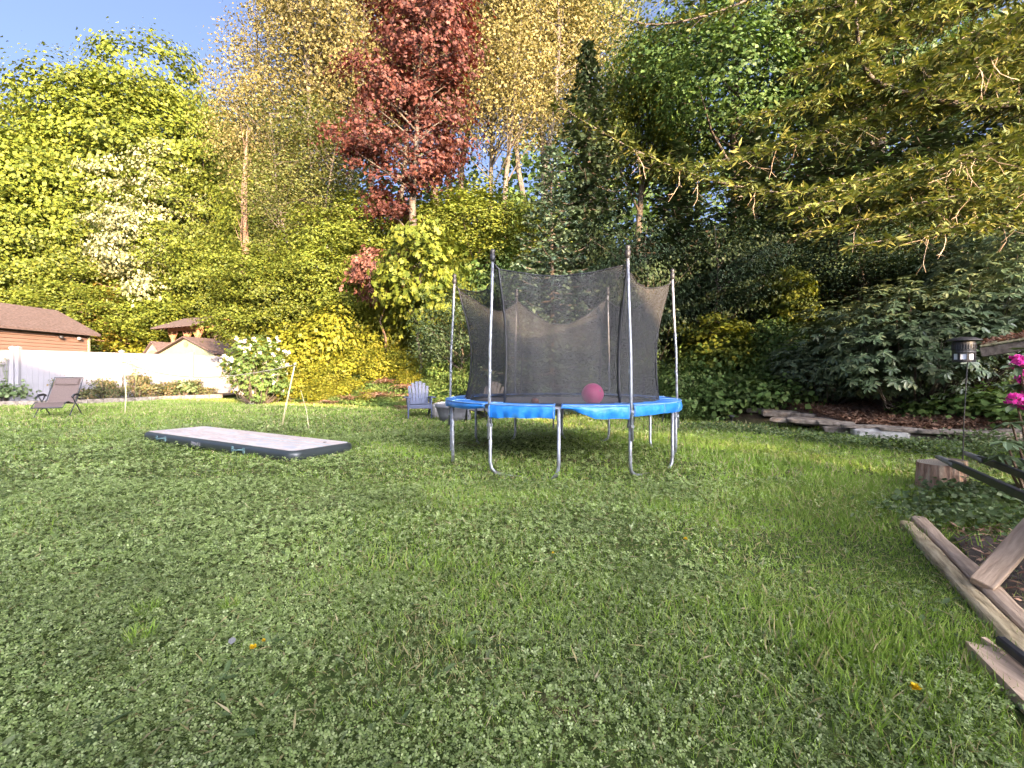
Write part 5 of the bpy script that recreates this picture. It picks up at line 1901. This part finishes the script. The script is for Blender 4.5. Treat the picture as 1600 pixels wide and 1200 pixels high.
# ------------------------------------------------------------------ pink rhododendron at the frame edge
def pink_rhodo():
    c = at(1700, 600, 4.5)
    o = empty('pink_rhododendron', (c.x, 4.5, gz(c.x, 4.5)), 0, 'pink flowering rhododendron with large dark leaves cut by the photo edge', 'bush')
    org = Vector(o.location)
    leafm = M['rhodo_leaf']
    tv, tf = T_OVAL
    me = bpy.data.meshes.new('leaf')
    me.from_pydata([tuple(v * .16) for v in tv], [], [tuple(f) for f in tf])
    me.materials.append(leafm)
    tips = [(1592, 566, 4.3, 1), (1603, 592, 4.35, 1), (1588, 627, 4.2, 1), (1612, 622, 4.3, 1), (1640, 570, 4.4, 1), (1660, 620, 4.4, 1), (1580, 660, 4.2, 0), (1598, 690, 4.2, 0), (1572, 690, 4.1, 0), (1610, 655, 4.3, 0),
            (1590, 600, 4.45, 0), (1565, 710, 4.2, 0), (1620, 720, 4.2, 0), (1640, 660, 4.3, 0), (1605, 545, 4.5, 0), (1650, 540, 4.5, 0), (1585, 722, 4.3, 0)]
    st = MB()
    for i, (px, py, d, fl) in enumerate(tips):
        p = at(px, py, d) - org
        st.tube([Vector((p.x * .1, p.y * .1, -.05)), p * .5 + Vector((p.x * .2, 0, -.1)), p], [.025, .016, .007], 6, cap=False)
        for k in range(8):
            a = k * .785 + i
            q = link_mesh('leaf', me, None, o)
            q.location = p + Vector((0, 0, -.03 if fl else 0))
            q.rotation_euler = (random.uniform(-.7, .05), random.uniform(-.3, .3), a)
            s = random.uniform(.75, 1.2)
            q.scale = (s, s, s)
        if fl:
            n = 60
            dd = nrm(rng.normal(size=(n, 3)) + np.array([-.1, -.3, .35]))
            V, F = scatter(T_BROAD, np.array(p)[None] + dd * .055, dd + rng.normal(size=dd.shape) * .5, np.cross(dd, rnd_dir(n)), rng.uniform(.035, .06, n))
            link_mesh('flower_truss', np_mesh('flower_truss', V, F, M['pink_flower']), None, o)
    st.build('stem', M['bark_red'], o)


pink_rhodo()


# ------------------------------------------------------------------ stump, wheelbarrow handles, timbers
def stump():
    p = gp(1470, 768)
    o = empty('log_stump', (p.x, p.y, gz(p.x, p.y)), 0, 'short sawn log standing on end beside the wheelbarrow handles', 'log')
    r, h = .20, .30
    bark = solid('stump_bark', (.19, .11, .07), (.34, .21, .14), scale=9, rough=.95, bump=1, stretch=(2.5, 2.5, .5), c3=(.38, .30, .21))
    end, nt, n, l, pr, out = nodes_of('stump_end')
    tc = n.new('ShaderNodeTexCoord')
    wv = n.new('ShaderNodeTexWave')
    wv.wave_type = 'RINGS'
    wv.rings_direction = 'Z'
    wv.inputs['Scale'].default_value = 16
    wv.inputs['Distortion'].default_value = 3
    wv.inputs['Detail'].default_value = 3
    l.new(tc.outputs['Object'], wv.inputs[0])
    rp_ = ramp_node(n, [(0, (.16, .125, .09)), (1, (.30, .25, .18))])
    l.new(wv.outputs['Fac'], rp_.inputs[0])
    l.new(rp_.outputs[0], pr.inputs['Base Color'])
    pr.inputs['Roughness'].default_value = .95
    w = lambda a, z: r * (1 + .035 * math.sin(3 * a + 1) + .03 * math.sin(7 * a) + .016 * math.sin(19 * a + z * 6) + .014 * math.sin(31 * a)) * (1.05 - .1 * z / h)
    MB().grid(lambda u, v: Vector((w(u * 6.2832, v * h) * math.cos(u * 6.2832), w(u * 6.2832, v * h) * math.sin(u * 6.2832), v * h + (.012 * math.cos(u * 6.2832) if v == 1 else 0))), 64, 6, True).build('bark', bark, o)
    MB().grid(lambda u, v: Vector((w(u * 6.2832, h) * (1 - v) * math.cos(u * 6.2832), w(u * 6.2832, h) * (1 - v) * math.sin(u * 6.2832), h + .012 * math.cos(u * 6.2832) * (1 - v) - .004 * v)), 64, 5, True).build('cut_face', end, o)
    q = gp(1503, 756)
    o2 = empty('log_stump', (q.x + .02, q.y + .12, gz(q.x, q.y)), 1, 'small dark log half hidden behind the sawn log', 'log')
    MB().grid(lambda u, v: Vector((.6 * w(u * 6.2832, v * h) * math.cos(u * 6.2832), .6 * w(u * 6.2832, v * h) * math.sin(u * 6.2832), v * h * .8)), 40, 4, True).build('bark', M['bark'], o2)
    MB().grid(lambda u, v: Vector((.6 * w(u * 6.2832, h) * (1 - v) * math.cos(u * 6.2832), .6 * w(u * 6.2832, h) * (1 - v) * math.sin(u * 6.2832), h * .8)), 40, 2, True).build('cut_face', M['bark'], o2)


stump()


def wheelbarrow():
    z = .42
    a0, a1 = gp(1465, 714, z), gp(1600, 768, z)
    b0, b1 = gp(1508, 708, z), gp(1600, 748, z)
    o = empty('wheelbarrow', (a1.x + .3, a1.y - 1.2, 0), 0, 'wheelbarrow handles, grey grips on black bars, reaching in from the edge', 'wheelbarrow')
    org = Vector(o.location)
    d = ((a1 - a0) + (b1 - b0)).normalized()
    for p in (a0, b0):
        p = p - org
        e = p + d * 3.2
        h = MB().bar(p + d * .36, e, .045, .06, bev=.006).build('handle', M['black_plastic'], o)
        MB().tube([p, p + d * .1, p + d * .36, p + d * .46], [.021, .024, .028, .031], 10).build('grip', solid('grey_grip', (.17, .16, .14), (.26, .24, .21), scale=12, rough=.8) if 'grey_grip' not in bpy.data.materials else bpy.data.materials['grey_grip'], h, True)
        f = p + d * 2.3
        MB().tube([f, f + Vector((.05, .1, -.2)), f + Vector((.05, .1, -z + .02))], .016, 6).build('leg', M['black_plastic'], o)
    c = (a0 + b0) / 2 - org + d * 2.75
    s = Vector((-d.y, d.x, 0))
    up = Vector((0, 0, 1))
    bot = [c - d * .32 - s * .2 + up * .05, c + d * .25 - s * .18 + up * .05, c + d * .25 + s * .18 + up * .05, c - d * .32 + s * .2 + up * .05]
    top = [c - d * .5 - s * .33 + up * .3, c + d * .55 - s * .33 + up * .36, c + d * .55 + s * .33 + up * .36, c - d * .5 + s * .33 + up * .3]
    MB().add(bot + top, [(0, 1, 2, 3), (0, 4, 5, 1), (1, 5, 6, 2), (2, 6, 7, 3), (3, 7, 4, 0)]).build('tray', M['dark_tube'], o)
    wc = c + d * .85
    wh = MB()
    wh.tube([wc - s * .05 + Vector((0, 0, -.22)), wc + s * .05 + Vector((0, 0, -.22))], .19, 18)
    wh.build('wheel', M['black_plastic'], o)


wheelbarrow()


def timbers():
    def beam(pa, pb, w, h, mat, label, z0=0.0, ext=.6):
        a, b = gp(*pa, z0), gp(*pb, z0)
        d = (b - a).normalized()
        o = empty('landscape_timber', (a.x, a.y, gz(a.x, a.y)), math.atan2(-d.x, d.y), label, 'timber')
        L = (b - a).length + ext
        m = MB()
        d, s = Vector((0, 1, 0)), Vector((-1, 0, 0))
        n = 22
        ph = random.uniform(0, 6)

        def f(u, v):
            # rough squared section, worn corners
            t = v * L
            k = u * 4
            i = int(k) % 4
            g = k - int(k)
            cs = [(-.5, -.5), (.5, -.5), (.5, .5), (-.5, .5)]
            x = cs[i][0] + (cs[(i + 1) % 4][0] - cs[i][0]) * g
            z = cs[i][1] + (cs[(i + 1) % 4][1] - cs[i][1]) * g
            c = 1 - .10 * (max(abs(x), abs(z)) > .49 and min(abs(x), abs(z)) > .45)
            wv = 1 + .05 * math.sin(t * 5 + ph + x) + .025 * math.sin(t * 17 + z * 4)
            return d * t + s * (x * w * c * wv) + Vector((0, 0, (z + .5) * h * c * wv - .02))
        m.grid(f, 16, n, True)
        k = len(m.v)
        m.f.append(tuple(reversed(range(16))))
        m.f.append(tuple(range(k - 16, k)))
        m.build('beam', mat, o)
        return o
    beam((1416, 823), (1580, 1003), .09, .075, M['weathered'], 'weathered landscape timber on the lawn side, rough yellowish grain')
    beam((1436, 819), (1600, 983), .10, .085, M['pink_board'], 'pinkish landscape timber on the soil side of the pair')
    # slanting board
    a = Vector((2.60, 2.66, .07))
    b = Vector((3.62, 3.02, .66))
    o = empty('slanting_board', (a.x, a.y, 0), 0, 'pale pinkish board slanting up out of the photo from the timbers', 'board')
    dd = (b - a)
    LL = dd.length
    dd.normalize()
    sd = dd.cross(Vector((-.35, -.5, .8))).normalized()
    pk = MB().box((0, LL / 2, 0), (.105, LL, .05), bev=.005).build('plank', M['pink_board'], o)
    pk.matrix_local = Matrix.Translation((0, 0, a.z)) @ Matrix((sd, dd, sd.cross(dd))).transposed().to_4x4()
    # broken plank at the lower corner with a black bar on it
    a, b = gp(1528, 1003, .05), gp(1640, 1105, .05)
    o = empty('broken_plank', (a.x, a.y, 0), 0, 'splintered pale plank in the lower corner beside the timbers', 'board')
    d = (b - a)
    s = Vector((-d.y, d.x, 0)).normalized()
    d.normalize()
    pts = [(-.05, .055), (-.02, .02), (.015, .035), (.01, -.05), (.05, -.065), (.6, -.07), (.6, .08), (.12, .075), (.05, .06)]
    lo = [d * x + s * y + Vector((0, 0, .005)) for x, y in pts]
    hi = [d * x + s * y + Vector((0, 0, .055 + .012 * math.sin(i * 2))) for i, (x, y) in enumerate(pts)]
    n = len(pts)
    MB().add(lo + hi, [tuple(range(n, 2 * n))] + [(i, (i + 1) % n, (i + 1) % n + n, i + n) for i in range(n)]).build('plank', M['pink_board'], o)
    p, q = gp(1563, 1000, .09), gp(1650, 1070, .09)
    m = MB().bar(p, q, .04, .04, bev=.008)
    tag(m.build('black_bar', M['black_plastic']), 'short black bar lying on the splintered plank', 'bar')
    # bare soil beyond the timbers
    vs = [gp(px, py, .012) for px, py in ((1490, 838), (1560, 836), (1700, 842), (1750, 960), (1700, 1060), (1610, 985), (1560, 935), (1525, 885))]
    tag(MB().add(vs, [tuple(reversed(range(len(vs))))]).build('bare_soil', M['soil']), kind='structure')
    k = 2200
    x, y = rng.uniform(2.2, 4.2, k), rng.uniform(2.0, 3.95, k)
    tx = np.interp(y, [1.4, 2.2, 3.95], [1.62, 2.36, 3.38])
    ok_ = x > tx + .12
    x, y = x[ok_], y[ok_]
    k = len(x)
    V, F = scatter(T_NARROW, np.stack([x, y, .018 + .012 * rng.random(k)], -1), np.array([0, 0, 1.]) + rng.normal(size=(k, 3)) * .35, rng.normal(size=(k, 3)) * np.array([1, 1, .15]), rng.uniform(.02, .08, k))
    tag(link_mesh('soil_litter', np_mesh('soil_litter', V, F, bpy.data.materials['wood_chip']), None), 'twigs and dry leaves on the bare soil behind the timbers', 'litter', kind='stuff')


timbers()


# ------------------------------------------------------------------ the lawn: clover, blades, tufts, dandelions
def inside_frame(x, y, pad=1.12):
    return np.abs(x) < (800 / FPX) * y * pad + .15


def fbm(x, y, s, seed=0):
    r = np.random.default_rng(seed)
    v = 0
    for k in range(5):
        a, b, c = r.uniform(0, 6.28, 3)
        th = r.uniform(0, 6.28)
        f = s * (1.7 ** k) * .8
        v = v + np.sin((x * np.cos(th) + y * np.sin(th)) * f + a + 1.3 * np.sin((x * np.sin(th) - y * np.cos(th)) * f * .7 + b)) / (1.35 ** k)
    return v / 2.4


def lawn():
    def field(n, d0, d1, power=1.0):
        # uniform over the ground seen between the two depths
        d = np.sqrt(rng.uniform(d0 ** 2, d1 ** 2, n))
        x = rng.uniform(-1, 1, n) * ((800 / FPX) * d * (1.1 if d1 < 6 else 1.32) + .2)
        return x, d

    def ok(x, y):
        k = bank(x, y) < .2
        kx = np.array([p.x for p in KP]); ky = np.array([p.y for p in KP])
        bed = (x < -13.2) & (y > np.interp(x, kx, ky) - .05)
        # soil beyond timbers
        tx = np.interp(y, [1.4, 2.2, 3.95], [1.62, 2.36, 3.38])
        soil = (y < 3.85) & (x > tx + .12) & (rng.random(len(x)) < .9)
        timb = (y < 3.95) & (np.abs(x - tx) < .13) & (rng.random(len(x)) < .75)
        mx, my = x + 4.62, y - 8.15
        an = math.atan2(6.47 - 8.84, -2.8 + 6.74)
        u, v = mx * math.cos(an) + my * math.sin(an), -mx * math.sin(an) + my * math.cos(an)
        mat = (np.abs(u) < 2.2) & (np.abs(v) < .54)
        return k & ~bed & ~soil & ~mat & ~timb

    def clover_amount(x, y):
        # clover rules the middle and left of the foreground, grass the right
        g = .52 + .5 * fbm(x, y, .8, 3) + .30 * np.clip(-(x - .9) / 2.0, -1.6, 1)
        return np.clip(g, 0.03, 1)

    def bare(x, y):
        return fbm(x, y, 1.15, 11) + .45 * fbm(x, y, 4.5, 12) > 1.02

    def tilt(n, s):
        return np.array([0, 0, 1.0]) + rng.normal(size=(n, 3)) * s
    zones = [(1.15, 3.0, 84000, .0145, T_CLOVER_Q), (3.0, 5.5, 96000, .0205, T_CLOVER_Q), (5.5, 14, 128000, .036, T_CLOVER_Q)]
    for d0, d1, n, s, T in zones:
        x, y = field(n, d0, d1)
        keep = ok(x, y) & (rng.random(n) < clover_amount(x, y) * np.clip((14.5 - y) / 5, 0, 1)) & ~(bare(x, y) & (rng.random(n) < .55))
        x, y = x[keep], y[keep]
        k = len(x)
        z = height(x, y) + rng.random(k) ** .8 * (.022 + s * 1.2) * (1 + .9 * np.clip(fbm(x, y, 3.1, 5), -.6, 1)) + .004
        V, F = scatter(T, np.stack([x, y, z], -1), tilt(k, .42), rng.normal(size=(k, 3)), s * rng.uniform(.55, 1.35, k))
        tag(link_mesh('clover', np_mesh('clover', V, F, M['clover']), None), 'low clover and buttercup leaves carpeting the lawn', 'clover', kind='stuff')
    bl = [(1.15, 3.0, 60000, .075, T_BLADE), (3.0, 5.5, 80000, .085, T_BLADE1), (5.5, 10, 144000, .085, T_BLADE1), (10, 22, 180000, .10, T_BLADE1)]
    for zi, (d0, d1, n, s, T) in enumerate(bl):
        x, y = field(n, d0, d1)
        c = clover_amount(x, y) * np.clip((14.5 - y) / 5, 0, 1)
        keep = ok(x, y) & (rng.random(n) < 1.12 - c) & ~(bare(x, y) & (rng.random(n) < .2))
        x, y, c = x[keep], y[keep], c[keep]
        k = len(x)
        long_ = np.clip(fbm(x, y, 1.7, 21), -.5, 1)
        ss = s * rng.uniform(.5, 1.3, k) * (.75 + .5 * long_) * np.where(x > 1.2, 1.15, .8)
        if zi == 3:
            ss = s * rng.uniform(.5, 1.1, k)
        Y = np.stack([rng.normal(size=k) * .55, rng.normal(size=k) * .55, np.ones(k) * .8], -1)
        Nn = np.stack([rng.normal(size=k), rng.normal(size=k) - .6, .5 + 0 * x], -1)
        P = np.stack([x, y, height(x, y) - .004], -1)
        dry = rng.random(k) < .12 + .12 * (zi == 3) + .35 * (bare(x, y))
        wd = 1.0
        for sel, mat, nm, lab in ((~dry, M['grass'], 'grass', 'green grass blades of the lawn'), (dry, M['grass_dry'], 'dry_grass', 'dry straw coloured blades between the green ones')):
            tv, tf = T
            tv = tv.copy()
            tv[:, 0] *= (.55 if zi == 0 else .9 if zi == 1 else 1.6 if zi == 2 else 2.4)
            V, F = scatter((tv, tf), P[sel], Nn[sel], Y[sel], ss[sel])
            tag(link_mesh(nm, np_mesh(nm, V, F, mat), None), lab, 'grass', kind='stuff')
    n = 15000
    x, y = field(n, 1.15, 7)
    keep = ok(x, y)
    x, y = x[keep], y[keep]
    k = len(x)
    V, F = scatter((T_NARROW[0] * np.array([.45, 1, 1]), T_NARROW[1]), np.stack([x, y, height(x, y) + .006 + rng.random(k) * .022], -1), tilt(k, .3), rng.normal(size=(k, 3)) * np.array([1, 1, .25]), rng.uniform(.03, .09, k))
    tag(link_mesh('dry_thatch', np_mesh('dry_thatch', V, F, M['grass_dry']), None), 'dry thatch lying between the clover leaves', 'grass', kind='stuff')
    n = 9000
    x, y = field(n, 1.2, 9)
    keep = ok(x, y) & (fbm(x, y, 2.2, 31) > .25)
    x, y = x[keep], y[keep]
    k = len(x)
    V, F = scatter(T_OVAL, np.stack([x, y, height(x, y) + .012 + rng.random(k) * .03], -1), tilt(k, .5), rng.normal(size=(k, 3)) * np.array([1, 1, .3]), rng.uniform(.025, .07, k))
    tag(link_mesh('broad_leaf_cover', np_mesh('broad_leaf_cover', V, F, M['weed_leaf']), None), 'longer pale weed leaves scattered through the clover', 'weeds', kind='stuff')
    # taller leafy weeds at the foot of the stones and by the stump
    n = 9000
    cx_ = rng.choice(len(WEEDS), n)
    W_ = np.array(WEEDS)
    x = W_[cx_, 0] + rng.normal(size=n) * W_[cx_, 2]
    y = W_[cx_, 1] + rng.normal(size=n) * W_[cx_, 2] * .7
    z = height(x, y) + rng.random(n) * W_[cx_, 3]
    V, F = scatter(T_BROAD, np.stack([x, y, z], -1), tilt(n, .5), rng.normal(size=(n, 3)), rng.uniform(.03, .065, n))
    tag(link_mesh('leafy_weeds', np_mesh('leafy_weeds', V, F, M['weed_leaf']), None), 'leafy weeds growing along the stones and round the sawn log', 'weeds', kind='stuff')


WEEDS = []
for px, py, s, h in ((1200, 680, .35, .16), (1260, 690, .4, .18), (1320, 697, .35, .18), (1375, 700, .35, .2), (1430, 706, .3, .22), (1470, 712, .3, .25), (1540, 720, .35, .3), (1580, 712, .35, .35), (1500, 775, .14, .14), (1520, 790, .22, .16), (1560, 800, .3, .2), (1590, 790, .3, .22), (1570, 820, .25, .15), (1150, 672, .4, .15),
                     (1450, 800, .2, .08), (1500, 815, .25, .12), (1540, 700, .35, .3), (1600, 730, .3, .3), (1100, 668, .4, .14)):
    g_ = gp(px, py)
    WEEDS.append((g_.x, g_.y, s, h))
lawn()


def small_plants():
    def dandelion(px, py, r, label):
        p = gp(px, py, .05)
        z = gz(p.x, p.y)
        o = empty('dandelion', (p.x, p.y, z), 0, label, 'flower')
        MB().tube([(0, 0, 0), (.004, 0, .03), (0, 0, .055)], .0025, 5).build('stem', M['weed_leaf'], o)
        n = 60
        a = rng.uniform(0, 6.28, n)
        e = rng.uniform(.1, 1.2, n)
        Y = np.stack([np.cos(a) * np.cos(e), np.sin(a) * np.cos(e), np.sin(e)], -1)
        V, F = scatter(T_RHOMB, np.tile(np.array([[0, 0, .055]]), (n, 1)), np.cross(Y, np.stack([-np.sin(a), np.cos(a), 0 * a], -1)), Y, r * rng.uniform(.8, 1.1, n))
        link_mesh('flower_head', np_mesh('flower_head', V, F, M['yellow_flower']), None, o)
        k = 9
        a = np.arange(k) * .7
        Y = np.stack([np.cos(a), np.sin(a), .35 + 0 * a], -1)
        V, F = scatter(T_NARROW, np.zeros((k, 3)) + np.array([0, 0, .006]), np.array([0, 0, 1.]) + rng.normal(size=(k, 3)) * .15, Y, rng.uniform(.06, .11, k))
        link_mesh('leaf_rosette', np_mesh('leaf_rosette', V, F, M['weed_leaf']), None, o)
    dandelion(1430, 1078, .022, 'yellow dandelion in the grass beside the splintered plank')
    dandelion(395, 1014, .018, 'yellow dandelion in the clover near a fallen grey leaf')
    dandelion(1071, 845, .018, 'yellow dandelion in the middle of the lawn')
    dandelion(412, 1003, .011, 'small dandelion bud beside the clover dandelion')
    dandelion(864, 867, .012, 'tiny yellow flower left of the mid lawn dandelion')
    for px, py, s, n, lab in ((230, 958, .10, 110, 'tall grass tuft in the clover, upper of two close together'), (218, 1002, .11, 120, 'tall grass tuft in the clover, lower of two close together'), (357, 950, .09, 90, 'grass tuft standing alone in the clover'),
                              (712, 1010, .10, 90, 'grass tuft in the middle of the clover'), (612, 940, .07, 60, 'small bright tuft in the middle clover'), (165, 895, .07, 60, 'pale tuft near a bare brown patch'), (1245, 810, .13, 120, 'grass tuft on the lawn before the stones')):
        p = gp(px, py)
        a = rng.uniform(0, 6.28, n)
        rr_ = np.sqrt(rng.random(n)) * s * .45
        P = np.stack([p.x + rr_ * np.cos(a), p.y + rr_ * np.sin(a), gz(p.x, p.y) + 0 * a], -1)
        Y = np.stack([np.cos(a) * .45 + rng.normal(size=n) * .25, np.sin(a) * .45 + rng.normal(size=n) * .25, 1 + 0 * a], -1)
        V, F = scatter((T_BLADE[0] * np.array([.5, 1, 1]), T_BLADE[1]), P, rng.normal(size=(n, 3)), Y, s * .72 * rng.uniform(.6, 1.3, n))
        tag(link_mesh('grass_tuft', np_mesh('grass_tuft', V, F, M['grass']), None), lab, 'grass tuft', 'grass tufts in the lawn')
    grey = solid('grey_leaf', (.15, .15, .145), (.22, .215, .205), scale=40, rough=.7)
    for px, py, s, rz, lab in ((361, 1007, .05, .4, 'fallen grey leaf lying on the clover'),):
        p = gp(px, py, .04)
        m = MB()
        m.add([tuple(v * s) for v in T_OVAL[0] * np.array([1.7, 1, 1])] , [tuple(f) for f in T_OVAL[1]])
        q = m.build('fallen_leaf', grey)
        q.location = (p.x, p.y, gz(p.x, p.y) + .04)
        q.rotation_euler = (.2, .1, rz)
        tag(q, lab, 'leaf')
    for px, py, rz, lab in ((725, 1000, .3, 'broad grey green dock plant in the middle clover'), (150, 1150, .2, 'broad leaved plantain near the lower corner'), (600, 940, 1, 'broad leaved weed left of the middle dock plant'), (1210, 1000, .5, 'grey green thistle like weed in the near grass')):
        p = gp(px, py)
        k = 9
        a = np.arange(k) * .72 + rz
        Y = np.stack([np.cos(a), np.sin(a), .5 + .3 * np.sin(a * 3)], -1)
        V, F = scatter(T_OVAL, np.zeros((k, 3)) + np.array([p.x, p.y, gz(p.x, p.y) + .012]), np.array([0, 0, 1.]) + rng.normal(size=(k, 3)) * .2, Y, rng.uniform(.07, .12, k))
        tag(link_mesh('broad_weed', np_mesh('broad_weed', V, F, M['weed_leaf']), None), lab, 'weed', 'broad leaved weeds in the lawn')


small_plants()
